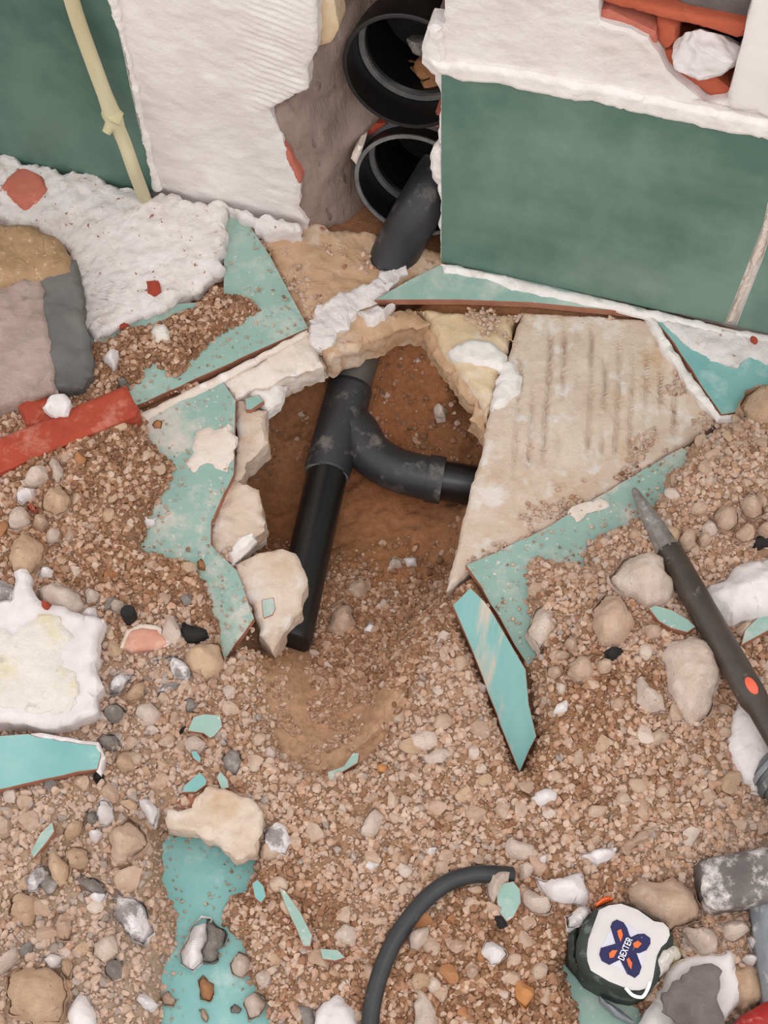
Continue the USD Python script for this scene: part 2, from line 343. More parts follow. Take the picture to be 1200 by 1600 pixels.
# ------------------------------------------------------------------ outlines traced from the photograph (1200 x 1600 pixels), put on the floor at their heights
OPEN = {  # what the gravel leaves bare
 'tile_a': [(345, 335), (385, 345), (420, 395), (482, 512), (430, 535), (315, 590), (288, 592), (318, 560), (345, 535), (385, 512), (420, 490), (412, 462), (372, 452), (340, 440)],
 'tile_b': [(205, 618), (228, 600), (240, 578), (262, 596), (276, 602), (288, 628), (345, 588), (368, 625), (365, 740), (330, 815), (330, 850), (370, 890), (398, 965), (358, 1022), (352, 975), (332, 908), (302, 874), (270, 864), (232, 855), (245, 800), (272, 765), (282, 722), (262, 706), (242, 690), (236, 655)],
 'tile_c': [(585, 468), (640, 435), (690, 412), (1010, 488), (1016, 510), (600, 505)],
 'tile_d': [(1012, 488), (1300, 545), (1300, 590), (1168, 595), (1160, 640), (1130, 660), (1070, 600), (1040, 545)],
 'tile_e': [(1065, 698), (960, 760), (840, 832), (728, 882), (745, 905), (822, 1035), (832, 1010), (818, 960), (812, 885), (826, 862), (850, 868), (905, 880), (912, 838), (985, 812), (1005, 795), (1032, 768), (1030, 742), (1062, 722)],
 'tile_f': [(708, 945), (735, 918), (765, 950), (825, 1050), (838, 1150), (812, 1205), (770, 1100), (735, 1010)],
 'tile_g': [(262, 1308), (330, 1316), (392, 1352), (382, 1385), (345, 1405), (338, 1438), (352, 1465), (372, 1480), (382, 1535), (408, 1575), (412, 1660), (264, 1660), (262, 1515), (285, 1475), (280, 1430), (268, 1395), (260, 1370)],
 'tile_h': [(884, 1515), (912, 1490), (1000, 1600), (1000, 1660), (918, 1660), (912, 1580), (900, 1550)],
 'slab': [(355, 595), (480, 520), (400, 362), (480, 355), (690, 405), (640, 470), (1012, 492), (1060, 545), (1130, 655), (1060, 698), (960, 760), (840, 832), (735, 882), (700, 915), (680, 985), (620, 1000), (430, 1030), (372, 985), (366, 890), (330, 850), (330, 810), (362, 745), (366, 630)],
 'trough': [(425, 1020), (660, 985), (690, 955), (700, 965), (660, 1010), (625, 1050), (610, 1100), (600, 1150), (565, 1185), (500, 1208), (445, 1175), (426, 1110)],
 'plaster': [(-200, 180), (0, 248), (235, 306), (480, 362), (400, 365), (352, 335), (348, 420), (300, 470), (250, 495), (190, 505), (150, 530), (145, 450), (110, 380), (0, 350), (-200, 330)],
}
WALL_Y = 0.0

# ------------------------------------------------------------------ the ground as a height field (world xy)
X0, X1, Y0, Y1, C = -0.80, 0.85, -1.10, 0.125, 0.0025
gx = np.arange(X0, X1, C); gy = np.arange(Y0, Y1, C)
GX, GY = np.meshgrid(gx, gy)                  # row = y
flat_pts = shapely.points(GX.ravel(), GY.ravel())
def inside(g):
    shapely.prepare(g)
    return shapely.contains(g, flat_pts).reshape(GX.shape)
bare = np.zeros(GX.shape, bool); MASK = {}
for k, px in OPEN.items():
    MASK[k] = inside(poly(px, 0.0)); bare |= MASK[k]
dist_open = ndimage.distance_transform_edt(~bare)*C
q3 = np.stack([GX, GY, 0*GX], -1)
# mounds of rubble: pixel centre, radius (pixels), height (m)
MOUNDS = [(1160, 760, 110, 0.018), (60, 800, 150, 0.018), (180, 720, 90, 0.010), (60, 1500, 200, 0.022), (150, 1320, 130, 0.016), (250, 960, 110, 0.010),
          (1010, 1000, 180, 0.018), (950, 1200, 200, 0.014), (1080, 1400, 160, 0.016), (700, 1450, 160, 0.010), (580, 1300, 200, 0.008), (400, 1180, 110, 0.008),
          (280, 520, 90, 0.006), (690, 1080, 90, 0.006), (790, 1560, 120, 0.010), (480, 1500, 120, 0.006), (1110, 800, 90, 0.008)]
H = np.full(GX.shape, 0.004)
for px, py, r, h in MOUNDS:
    c = G(px, py); s = r/1850.0
    H = H + h*np.exp(-((GX-c[0])**2+(GY-c[1])**2)/(2*(s*0.75)**2))
H += 0.007*(meshkit.fbm(q3*28, 4, 3)-0.5) + 0.003*(meshkit.fbm(q3*110, 3, 8)-0.5)
edge = smooth01(dist_open/0.016)
H = -0.013 + (np.maximum(H, 0.002)+0.013)*(0.18+0.82*edge)
H = np.where(bare, -0.0125, H)
# hole: heights given at points seen in the photograph
PIT = [(640, 515, -0.030), (600, 520, -0.045), (670, 520, -0.028), (640, 570, -0.062), (690, 570, -0.040), (640, 640, -0.090), (700, 690, -0.085), (730, 620, -0.076), (750, 690, -0.092), (600, 700, -0.098), (540, 560, -0.075),
       (500, 590, -0.070), (440, 630, -0.088), (410, 700, -0.085), (430, 760, -0.104), (420, 830, -0.098), (470, 850, -0.095), (560, 850, -0.096), (640, 830, -0.096), (700, 800, -0.100), (735, 770, -0.102),
       (700, 890, -0.098), (670, 935, -0.084), (600, 900, -0.078), (540, 930, -0.062), (500, 970, -0.058), (470, 1005, -0.054), (560, 1020, -0.042), (640, 972, -0.044), (540, 1080, -0.030), (480, 1100, -0.024), (585, 1040, -0.034), (572, 1100, -0.028), (556, 1140, -0.020), (680, 965, 0.002), (626, 1045, 0.004), (608, 1090, 0.004), (592, 1130, 0.004),
       (440, 1080, -0.014), (500, 1155, -0.018), (500, 1205, -0.002), (430, 1150, 0.0), (630, 1120, 0.003), (425, 1060, -0.010), (400, 1000, -0.035), (380, 900, -0.040), (360, 800, -0.050),
       (370, 680, -0.050), (400, 610, -0.046), (480, 545, -0.040), (560, 500, -0.040), (620, 480, -0.024), (690, 490, -0.024), (760, 560, -0.040), (790, 660, -0.056), (780, 760, -0.060), (740, 860, -0.056), (720, 920, -0.030), (690, 960, -0.012)]
pp = np.array([G(a, b, z) for a, b, z in PIT])
itp = LinearNDInterpolator(pp[:, :2], pp[:, 2])
zp = itp(GX, GY)
pit_in = ~np.isnan(zp)
zz = np.where(pit_in, zp, np.where(MASK['slab'], -0.042, H))
slabbed = MASK['slab'] & ~pit_in
hole = pit_in | slabbed
H2 = np.where(hole, zz, H)
sm = ndimage.gaussian_filter(H2, 2.2)
soft = ndimage.gaussian_filter(hole.astype(float), 2.0) > 0.02
H = np.where(soft, sm, H2)
H += np.where(pit_in, 0.012*(meshkit.fbm(q3*45, 4, 21)-0.5)+0.006*(meshkit.fbm(q3*130, 3, 5)-0.5), 0)
H = np.where(GY > 0.004, np.minimum(H, -0.012), H)
tile_any = MASK['tile_a'] | MASK['tile_b'] | MASK['tile_c'] | MASK['tile_d'] | MASK['tile_e'] | MASK['tile_g'] | MASK['tile_h']
H = np.where(tile_any & ~pit_in, np.minimum(H, -0.011), H)

def Hat(x, y):
    i = np.clip((np.asarray(y)-Y0)/C, 0, len(gy)-1.001); j = np.clip((np.asarray(x)-X0)/C, 0, len(gx)-1.001)
    return ndimage.map_coordinates(H, [np.atleast_1d(i), np.atleast_1d(j)], order=1)
def top_at(x, y):
    """ground or the bare tile on it"""
    h = float(Hat(x, y)[0])
    i = int(np.clip(round((y-Y0)/C), 0, len(gy)-1)); j = int(np.clip(round((x-X0)/C), 0, len(gx)-1))
    return max(h, 0.0) if tile_any[i, j] else h
def on(px, py, lift=0.0):
    """the point on the ground seen at a pixel"""
    z = 0.0
    for _ in range(4):
        p = G(px, py, z); z = top_at(p[0], p[1])+lift
    return G(px, py, z)

# colour of the dirt itself
TINT = [(220, 540, 158, 112, 82), (180, 700, 160, 120, 90), (100, 850, 178, 142, 110), (250, 900, 170, 132, 102), (250, 1100, 194, 160, 134), (80, 1350, 192, 162, 134), (150, 1500, 190, 166, 144),
        (430, 1400, 178, 140, 110), (550, 1250, 184, 146, 115), (650, 1400, 186, 150, 120), (700, 1500, 172, 130, 96), (820, 1580, 166, 122, 88), (900, 1150, 178, 136, 102), (870, 1250, 180, 140, 106),
        (1050, 1200, 182, 146, 114), (1120, 740, 198, 162, 130), (900, 900, 188, 152, 124), (680, 1100, 196, 158, 128), (440, 1100, 192, 156, 122), (520, 1190, 188, 152, 122), (500, 1090, 168, 126, 98), (660, 1010, 182, 146, 116),
        (1150, 1350, 190, 166, 144), (620, 650, 160, 104, 70), (430, 760, 146, 98, 66), (700, 620, 140, 96, 66), (600, 840, 164, 114, 76), (600, 950, 150, 108, 78), (500, 950, 164, 122, 90), (650, 540, 158, 104, 70)]
tp = np.array([G(t[0], t[1])[:2] for t in TINT]); tc = np.array([lin(t[2:]) for t in TINT])
w = 1/(((GX[..., None]-tp[:, 0])**2+(GY[..., None]-tp[:, 1])**2)+0.0004)**1.6
TCOL = (w[..., None]*tc).sum(2)/w.sum(2)[..., None]
LUM = TCOL @ np.array([0.3, 0.6, 0.1])

TCOL = np.where((pit_in | bare)[..., None], TCOL, TCOL*0.8)
floor = thing('floor', 'tiled floor broken open to the soil under its mortar bed', None, kind='structure')
ny, nx = GX.shape
idx = np.arange(ny*nx).reshape(ny, nx)
gf = np.concatenate([np.stack([idx[:-1, :-1], idx[:-1, 1:], idx[1:, 1:]], -1).reshape(-1, 3), np.stack([idx[:-1, :-1], idx[1:, 1:], idx[1:, :-1]], -1).reshape(-1, 3)])
gp = obj('soil_bed', (np.stack([GX, GY, H], -1).reshape(-1, 3), gf), M['ground'], floor, smooth=True)
UsdGeom.PrimvarsAPI(gp).CreatePrimvar('tint', Sdf.ValueTypeNames.Color3fArray, 'vertex').Set(Vt.Vec3fArray.FromNumpy(TCOL.reshape(-1, 3).astype(np.float32)))
# ------------------------------------------------------------------ floor tiles and the mortar bed that carried them
def tile(name, px, glaze, ztop=0.0, th=0.008, parent=None, rough=0.0007, seed=0, grad=(0, 0), **k):
    """a piece of ceramic tile: clay body with its glazed face as a child"""
    g = poly(px, ztop, rough, 0.004, seed)
    p = obj(name, slab(g, ztop-0.0007, th-0.0007, 0, 0, res=0, grad=grad), M['clay_body'], parent, **k)
    obj('glaze', slab(g.buffer(-0.0004), ztop, 0.0012, 0.0005, 0, res=0, grad=grad), M[glaze], p)
    return p

tile('tile', [(352, 332), (385, 345), (420, 395), (482, 512), (430, 535), (315, 588), (180, 648), (100, 690), (90, 560), (150, 480), (348, 470)], 'teal_glaze', parent=floor, seed=1)
tile('tile', [(345, 590), (368, 625), (365, 740), (330, 815), (330, 850), (370, 890), (398, 965), (355, 1024), (300, 1080), (150, 1080), (100, 900), (100, 700), (200, 655)], 'teal_dusty', parent=floor, seed=2)
tile('tile', [(585, 468), (640, 436), (690, 412), (800, 430), (1010, 482), (1012, 490), (830, 472), (700, 467)], 'teal_glaze', parent=floor, seed=3, rough=0.0003)
tile('tile', [(1018, 492), (1130, 510), (1300, 545), (1300, 640), (1160, 642), (1128, 647), (1095, 600), (1050, 530)], 'turquoise_glaze', parent=floor, seed=4)
tile('tile', [(1066, 698), (960, 760), (840, 832), (728, 882), (748, 910), (824, 1040), (870, 1080), (1000, 980), (1100, 860), (1130, 740)], 'teal_dusty', parent=floor, seed=5)
tile('tile', [(240, 1290), (400, 1320), (440, 1420), (470, 1660), (220, 1660), (230, 1450)], 'turquoise_glaze', parent=floor, seed=6)
tile('tile', [(860, 1460), (930, 1470), (1040, 1590), (1060, 1680), (860, 1680)], 'teal_glaze', parent=floor, seed=7)

def bed(name, px, m, top=-0.008, th=0.03, bevel=0.004, noise=0.0012, rough=0.002, seed=0, grad=(0, 0), dz=None, res=0.0035, label=None):
    return obj(name, slab(poly(px, top, rough, 0.004, seed), top, th, bevel, noise, 110, res, seed, dz, grad), M[m], floor, label=label)

def softmask(px, z, soft):
    g = poly(px, z)
    def f(x, y):
        p = shapely.points(x, y); d = shapely.distance(p, g)
        return smooth01(1-d/soft)
    return f
ridge_zone = softmask([(850, 535), (900, 520), (1000, 560), (1050, 620), (1040, 660), (960, 690), (880, 680), (800, 720), (780, 660), (830, 560)], -0.008, 0.02)
A0, A1 = G(850, 520, -0.008)[:2], G(840, 690, -0.008)[:2]
rd = (A1-A0)/np.linalg.norm(A1-A0); rn = np.array([-rd[1], rd[0]])
def ridges(x, y):
    """notched-trowel furrows left in the bedding mortar"""
    u = (x-A0[0])*rn[0] + (y-A0[1])*rn[1] + 0.0025*(meshkit.noise(np.stack([x*25, y*25, 0*x], -1), 4)-0.5)
    ph = np.mod(u/0.0115, 1.0)
    along = meshkit.noise(np.stack([np.floor(u/0.0115)*7.3, ((x*rd[0]+y*rd[1]))*30, 0*x], -1), 9)
    groove = np.exp(-((ph-0.5)/0.13)**2)*np.clip(along*1.6-0.25, 0, 1)
    return -0.0055*groove*ridge_zone(x, y) + 0.002*(meshkit.fbm(np.stack([x*45, y*45, 0*x], -1), 3, 2)-0.5)
bed('mortar_slab', [(814, 486), (1005, 497), (1030, 505), (1060, 548), (1095, 603), (1128, 652), (1064, 700), (960, 763), (840, 836), (740, 884), (720, 903), (706, 918), (697, 922), (702, 898), (714, 850), (727, 800), (741, 742), (756, 690), (762, 655), (776, 602), (798, 545)],
    'mortar_bed', seed=11, dz=ridges, rough=0.0014, res=0.0022, bevel=0.003)
bed('mortar_slab', [(652, 479), (811, 486), (795, 545), (773, 604), (761, 650), (756, 640), (745, 612), (722, 582), (700, 552), (682, 520), (668, 498)], 'mortar_ochre', top=-0.0095, seed=12, bevel=0.006, noise=0.003, rough=0.003)
bed('mortar_slab', [(640, 484), (668, 496), (684, 520), (702, 552), (724, 582), (748, 612), (762, 650), (760, 690), (750, 668), (738, 628), (716, 600), (694, 575), (676, 545), (660, 512)], 'mortar_brown', top=-0.020, th=0.022, seed=121, bevel=0.004, noise=0.005, rough=0.005)
bed('mortar_slab', [(478, 548), (540, 520), (600, 500), (640, 484), (650, 500), (615, 515), (600, 530), (560, 545), (520, 556), (500, 572), (470, 590), (430, 600), (440, 585)], 'mortar_ochre', top=-0.022, th=0.02, seed=122, bevel=0.004, noise=0.005, rough=0.005)
bed('mortar_slab', [(393, 358), (440, 346), (480, 346), (560, 362), (640, 380), (700, 394), (700, 412), (640, 438), (585, 468), (612, 482), (655, 480), (672, 505), (650, 507), (620, 510), (602, 520), (590, 535), (545, 545), (510, 560), (486, 518), (440, 440)], 'mortar_brown', top=-0.007, seed=13, bevel=0.003, noise=0.004, rough=0.005)
bed('mortar_slab', [(350, 594), (412, 560), (478, 520), (492, 545), (503, 570), (470, 586), (440, 592), (400, 606), (385, 614), (368, 620)], 'mortar_pale', top=-0.003, th=0.026, seed=14, bevel=0.002, noise=0.0035, rough=0.003)
bed('mortar_slab', [(368, 624), (384, 628), (396, 640), (415, 642), (420, 690), (411, 706), (388, 722), (380, 748), (364, 752), (367, 700)], 'mortar_bed', top=-0.010, seed=15, bevel=0.002, noise=0.003, rough=0.003)
bed('mortar_slab', [(362, 745), (385, 756), (402, 766), (413, 812), (400, 838), (378, 855), (366, 884), (328, 848), (330, 812)], 'mortar_bed', top=-0.008, seed=16, bevel=0.002, noise=0.004, rough=0.004)
bed('mortar_slab', [(364, 880), (400, 862), (440, 857), (462, 862), (479, 905), (471, 950), (442, 985), (428, 1022), (404, 990), (399, 965)], 'mortar_bed', top=-0.007, seed=17, bevel=0.003, noise=0.003)
tile('tile', [(410, 937), (427, 934), (430, 950), (426, 960), (412, 966)], 'teal_glaze', ztop=-0.0055, th=0.006, parent=floor, seed=18)
tile('tile', [(382, 622), (404, 616), (412, 626), (392, 640), (383, 640)], 'teal_glaze', ztop=-0.004, th=0.006, parent=floor, seed=19)
# white adhesive clots and grout lines on the bed
def clot(px, top, th, m='grout', noise=0.0025, bevel=0.005, seed=0, rough=0.003, name='adhesive'):
    return bed(name, px, m, top, th, bevel, noise, rough, seed, res=0.003)
clot([(480, 505), (497, 475), (540, 452), (568, 440), (600, 424), (619, 412), (630, 426), (602, 456), (582, 470), (560, 492), (530, 512), (500, 540), (488, 536)], -0.002, 0.012, seed=31, noise=0.005, bevel=0.002, rough=0.006, m='plaster_rubble')
clot([(556, 486), (584, 470), (600, 476), (616, 470), (606, 500), (575, 506)], -0.002, 0.014, seed=32, noise=0.006, m='plaster_rubble')
clot([(700, 545), (722, 530), (752, 527), (778, 534), (794, 552), (788, 575), (762, 570), (735, 566), (712, 560)], -0.004, 0.010, seed=33)
clot([(786, 562), (806, 560), (818, 585), (812, 610), (794, 628), (776, 640), (766, 650), (772, 620)], -0.005, 0.010, seed=34)
clot([(385, 612), (430, 596), (447, 596), (436, 622), (418, 640), (408, 628)], -0.009, 0.02, seed=35, noise=0.004)
clot([(352, 858), (372, 836), (398, 826), (402, 842), (372, 866), (362, 880)], -0.005, 0.010, seed=36)
clot([(688, 409), (720, 414), (800, 431), (900, 455), (1010, 480), (1140, 509), (1300, 545), (1300, 552), (1130, 524), (1010, 494), (960, 480), (900, 469), (840, 460), (800, 450), (760, 433), (720, 425), (694, 423)], 0.003, 0.006, seed=37, noise=0.001, bevel=0.003, rough=0.0015, name='grout')
clot([(1020, 494), (1130, 511), (1300, 545), (1300, 572), (1240, 562), (1200, 566), (1175, 556), (1150, 572), (1125, 566), (1108, 566), (1085, 545), (1055, 520)], 0.003, 0.006, seed=38, noise=0.003, name='grout', m='plaster_rubble')
clot([(1008, 490), (1026, 496), (1052, 538), (1096, 605), (1128, 644), (1165, 648), (1160, 660), (1122, 656), (1076, 602), (1040, 548)], 0.0012, 0.010, seed=39, noise=0.003, bevel=0.003, rough=0.0015, name='grout')
clot([(196, 655), (250, 630), (345, 582), (480, 513), (484, 520), (420, 553), (352, 594), (270, 632), (205, 668)], 0.0015, 0.006, seed=40, noise=0.0012, bevel=0.002, rough=0.0012, name='grout', m='mortar_pale')

# ------------------------------------------------------------------ wall
wall = thing('wall_back', 'white plastered wall with green tiles, a pipe chase and a knocked-out brick hole', None, kind='structure')
CHASE = [(478, -1100), (488, -220), (490, -40), (493, 20), (495, 85), (478, 112), (480, 142), (455, 155), (420, 174), (438, 215), (450, 250), (470, 292), (464, 330), (482, 352), (478, 372), (478, 420), (692, 470), (689, 410), (688, 300), (674, 275), (670, 248), (688, 230), (688, 150), (680, 118), (656, 100), (662, 58), (672, 40), (693, 42), (694, 0), (694, -220), (700, -1100)]
BHOLE = [(930, -60), (935, 0), (938, 34), (985, 48), (1012, 62), (1034, 100), (1050, 122), (1078, 148), (1100, 165), (1137, 160), (1142, 130), (1176, 0), (1186, -60)]
box = Polygon([(-0.60, -0.012), (0.66, -0.012), (0.66, 0.62), (-0.60, 0.62)])
chase = poly(CHASE, wall=0.005, rough=0.0016, seed=4)
bhole = poly(BHOLE, wall=0.005, rough=0.0012, seed=5)
def relief(x, y):
    q = np.stack([x, y, 0*x], -1)
    left = smooth01((G(490, 300)[0]-x)/0.02+1)
    comb = np.sin((y*0.93+x*0.25)*2*np.pi/0.0062+3*meshkit.noise(q*50, 3))*smooth01((x+0.165)/0.03)*smooth01((-0.09-x)/0.03)*smooth01((y-0.09)/0.05)
    return 0.0055*(meshkit.fbm(q*16, 4, 14)-0.5) + 0.0020*(meshkit.fbm(q*np.array([70, 120, 1]), 3, 4)-0.5) + 0.0006*comb
for xa, xb in ((-0.95, -0.599), (0.659, 1.0)):
    obj('plaster', vert(slab(Polygon([(xa, -0.012), (xb, -0.012), (xb, 0.62), (xa, 0.62)]), -0.005, 0.13, 0, 0.0006, 60, 0.012, 3, relief)), M['plaster'], wall)
for part in sorted(box.difference(chase).difference(bhole).geoms, key=lambda g: -g.area)[:2]:
    obj('plaster', vert(slab(part, -0.005, 0.016, 0.002, 0.0006, 120, 0.0028, 3, relief)), M['plaster'], wall)
for part in sorted(box.difference(chase.buffer(0.004)).geoms, key=lambda g: -g.area)[:2]:
    obj('masonry', vert(slab(part.difference(bhole.buffer(0.003)), -0.021, 0.10, 0, 0.0015, 60, 0.012, 6)), M['chase_mortar'], wall)
obj('masonry', vert(slab(box, -0.121, 0.02, 0, 0, res=0)), M['chase_mortar'], wall)
obj('plaster', vert(slab(poly([(1139, 172), (1143, 132), (1176, 0), (1196, -90), (1420, -40), (1400, 260), (1220, 196), (1180, 176)], wall=0.0, rough=0.0006), -0.000, 0.012, 0.0015, 0.0004, 60, 0.004, 2)), M['plaster_patch'], wall, label='smooth raised white plaster patch')
# white adhesive fringe round the wall tiles
def fringe(px, m='grout', seed=0, noise=0.0022, front=0.0005, th=0.008, name='adhesive'):
    obj(name, vert(slab(poly(px, wall=0.0, rough=0.002, seed=seed), -front, th, 0.003, noise, 120, 0.003, seed)), M[m], wall)
fringe([(668, 92), (690, 96), (760, 104), (880, 124), (1000, 148), (1100, 168), (1200, 190), (1300, 210), (1300, 240), (1200, 220), (1000, 176), (850, 146), (700, 120), (684, 116)], seed=51, front=-0.0022, noise=0.0016)
fringe([(160, -60), (178, 0), (190, 50), (200, 90), (212, 140), (228, 215), (246, 285), (250, 300), (244, 306), (236, 296), (224, 232), (205, 135), (190, 80), (174, 20), (152, -60)], seed=52, noise=0.0018, front=-0.001)
fringe([(684, 112), (690, 116), (690, 412), (684, 408), (687, 330), (684, 290), (687, 240)], seed=53, noise=0.0008)
fringe([(664, 48), (676, 42), (690, 50), (694, 110), (684, 118), (670, 110), (657, 98)], seed=54, noise=0.002, m='plaster')
fringe([(672, 240), (684, 236), (690, 250), (690, 285), (676, 274)], seed=55, noise=0.002)
fringe([(1192, 345), (1203, 325), (1200, 372), (1186, 410), (1172, 440), (1160, 470), (1146, 505), (1133, 508), (1144, 480), (1160, 440), (1175, 405)], seed=56, noise=0.0006, m='mortar_pale', name='grout', front=0.001, th=0.006)
def wall_tile(px, glaze, seed, rough=0.0004):
    g = poly(px, wall=0.0, rough=rough, seed=seed)
    p = obj('tile', vert(slab(g, -0.0007, 0.0075, 0, 0, res=0)), M['grout'], wall)
    obj('glaze', vert(slab(g.buffer(-0.0003), 0.0, 0.0015, 0.0003, 0, res=0)), M[glaze], p)
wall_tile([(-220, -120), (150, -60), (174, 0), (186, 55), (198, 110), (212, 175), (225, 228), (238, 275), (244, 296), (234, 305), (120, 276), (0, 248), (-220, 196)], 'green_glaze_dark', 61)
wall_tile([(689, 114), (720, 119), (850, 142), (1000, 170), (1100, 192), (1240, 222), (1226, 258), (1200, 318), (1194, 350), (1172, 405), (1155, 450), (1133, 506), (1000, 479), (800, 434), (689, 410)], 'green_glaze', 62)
wall_tile([(1242, 222), (1440, 262), (1440, 575), (1300, 545), (1150, 510), (1170, 458), (1192, 402), (1202, 372), (1212, 320), (1230, 262)], 'green_glaze', 63)
# knocked-out hollow brick behind the plaster
def web(px, y0, depth, m='terracotta', seed=0, bevel=0.002):
    obj('brick', vert(slab(poly(px, wall=y0, rough=0.0007, seed=seed), -y0, depth, bevel, 0.0006, 150, 0.004, seed)), M[m], wall)
web([(925, -14), (950, -8), (1020, 10), (1090, 26), (1168, 40), (1166, 58), (1150, 62), (1090, 42), (1020, 26), (945, 6)], 0.012, 0.05, seed=71)
web([(1024, 34), (1044, 30), (1060, 44), (1060, 66), (1050, 78), (1036, 80), (1024, 64)], 0.014, 0.05, seed=72, bevel=0.004)
web([(1036, 82), (1052, 80), (1100, 112), (1140, 142), (1136, 154), (1112, 156), (1090, 138), (1040, 102)], 0.014, 0.04, seed=73)
web([(1044, 104), (1090, 138), (1112, 156), (1140, 158), (1110, 172), (1070, 150)], 0.034, 0.04, seed=74, m='red_brick')
web([(930, 20), (950, 18), (990, 36), (1024, 52), (1026, 70), (1012, 70), (985, 54), (935, 40)], 0.010, 0.03, seed=75, m='red_clay_lump')
obj('masonry', vert(slab(poly([(1040, -80), (1200, -80), (1190, 30), (1166, 44), (1090, 22), (1060, 8)], wall=0.02, rough=0.001), -0.02, 0.05, 0.002, 0.001, 100, 0.005, 8)), M['charcoal_face'], wall)
obj('masonry', vert(slab(poly([(900, -100), (1220, -100), (1220, 240), (900, 240)], wall=0.06), -0.06, 0.02, 0, 0, res=0)), M['charcoal_face'], wall)
# mortar left in the chase
CH = [(488, -60, .030), (492, 20, .020), (500, 60, .022), (540, 0, .040), (560, 60, .050), (520, 100, .035), (485, 130, .016), (455, 158, .012), (424, 176, .009), (470, 190, .016), (440, 220, .009), (460, 260, .012), (500, 200, .020), (475, 292, .012), (468, 330, .011), (484, 352, .012), (482, 372, .014), (505, 300, .014), (530, 240, .026), (520, 330, .018), (560, 380, .030), (545, 160, .050), (600, -60, .09), (620, 60, .10), (600, 200, .085), (600, 240, .08), (640, 380, .05), (690, 100, .09), (690, 390, .05), (700, -60, .09), (690, 460, .06), (560, 450, .04), (480, 420, .02), (440, 150, .02), (410, 170, .02), (440, 300, .03), (450, 360, .03)]
cp = np.array([WL(a, b, y) for a, b, y in CH])
cx, cz = np.meshgrid(np.arange(-0.16, 0.03, 0.002), np.arange(-0.012, 0.33, 0.002))
cy = LinearNDInterpolator(cp[:, [0, 2]], cp[:, 1])(cx, cz); near = NearestNDInterpolator(cp[:, [0, 2]], cp[:, 1])(cx, cz)
cy = ndimage.gaussian_filter(np.where(np.isnan(cy), near, cy), 1.5)
q = np.stack([cx, cz*0.35, 0*cx], -1)
cy = cy + 0.008*(meshkit.fbm(q*55, 4, 3)-0.5) + 0.004*(meshkit.fbm(q*190, 3, 4)-0.5)
a = np.arange(cx.size).reshape(cx.shape)
cf = np.concatenate([np.stack([a[:-1, :-1], a[:-1, 1:], a[1:, 1:]], -1).reshape(-1, 3), np.stack([a[:-1, :-1], a[1:, 1:], a[1:, :-1]], -1).reshape(-1, 3)])
SOCK = [(WL(636, 112, 0.034), 0.0495), (WL(648, 290, 0.030), 0.0505)]
for c_, r_ in SOCK:
    bad = (np.hypot(cx-c_[0], cz-(c_[2]-(cy-c_[1])*0.249)) < r_-0.001)
    cf = cf[~bad.ravel()[cf].any(1)]
obj('chase_mortar', (np.stack([cx, cy, cz], -1).reshape(-1, 3), cf), M['chase_mortar'], wall, smooth=True)
for k, (px, m) in enumerate([([(545, 205), (575, 196), (600, 196), (585, 212), (560, 228), (552, 226)], 'red_brick'), ([(430, 215), (442, 222), (470, 280), (466, 296), (452, 262)], 'red_clay_lump'), ([(676, 186), (690, 176), (690, 200), (680, 202)], 'red_clay_lump'), ([(496, 0), (520, 4), (528, 50), (515, 70), (498, 74)], 'mortar_ochre'), ([(548, 250), (558, 230), (566, 232), (556, 262)], 'mortar_pale')]):
    y0 = (0.05, 0.006, 0.03, 0.018, 0.03)[k]
    obj('brick' if k < 3 else 'mortar_clot', vert(slab(poly(px, wall=y0, rough=0.001, seed=k), -y0, 0.02, 0.002, 0.001, 120, 0.004, k)), M[m], wall)

clot([(294, 704), (308, 676), (334, 668), (356, 660), (363, 690), (354, 734), (332, 724), (302, 738), (288, 722)], 0.0018, 0.004, seed=41, noise=0.0018, bevel=0.002, rough=0.005, name='mortar_smear', m='mortar_pale')
clot([(888, 800), (905, 784), (940, 776), (952, 790), (920, 806), (900, 815)], 0.0012, 0.003, seed=42, noise=0.0016, bevel=0.001, rough=0.005, name='mortar_smear', m='mortar_pale')
# ------------------------------------------------------------------ pipes
soil_pipe = thing('soil_pipe', 'thick black plastic soil pipe with two open sockets inside the wall chase', 'pipe')
tilt = math.radians(14)
into = np.array([0.0, math.cos(tilt), -math.sin(tilt)])
def socket(px, py, y, r, k):
    c = WL(px, py, y)
    obj('socket', tube([c, c+into*0.03, c+into*0.036, c+into*0.085], [r, r, r-0.003, r-0.003], 48, inner=[r-0.0026, r-0.0026, r-0.008, r-0.008]), M['pipe_black'], soil_pipe)
    ring = [c+into*0.0005, c-into*0.0012, c-into*0.0016]
    obj('socket_rim', tube(ring, [r+0.0006, r+0.0008, r], 48, inner=[r-0.0026, r-0.0028, r-0.0026]), M['socket_rim' if k else 'pipe_black'], soil_pipe)
    obj('inner_lip', tube([c+into*0.033, c+into*0.030, c+into*0.0296], [r-0.003]*3, 48, inner=[r-0.0075, r-0.0074, r-0.0075]), M['socket_rim'], soil_pipe)
    obj('inner_wall', tube([c+into*0.084, c+into*0.0845], [r-0.006]*2, 48), M['black_lump'], soil_pipe)
    return c
c1 = socket(636, 112, 0.034, 0.0495, 0)
c2 = socket(648, 290, 0.030, 0.0505, 1)
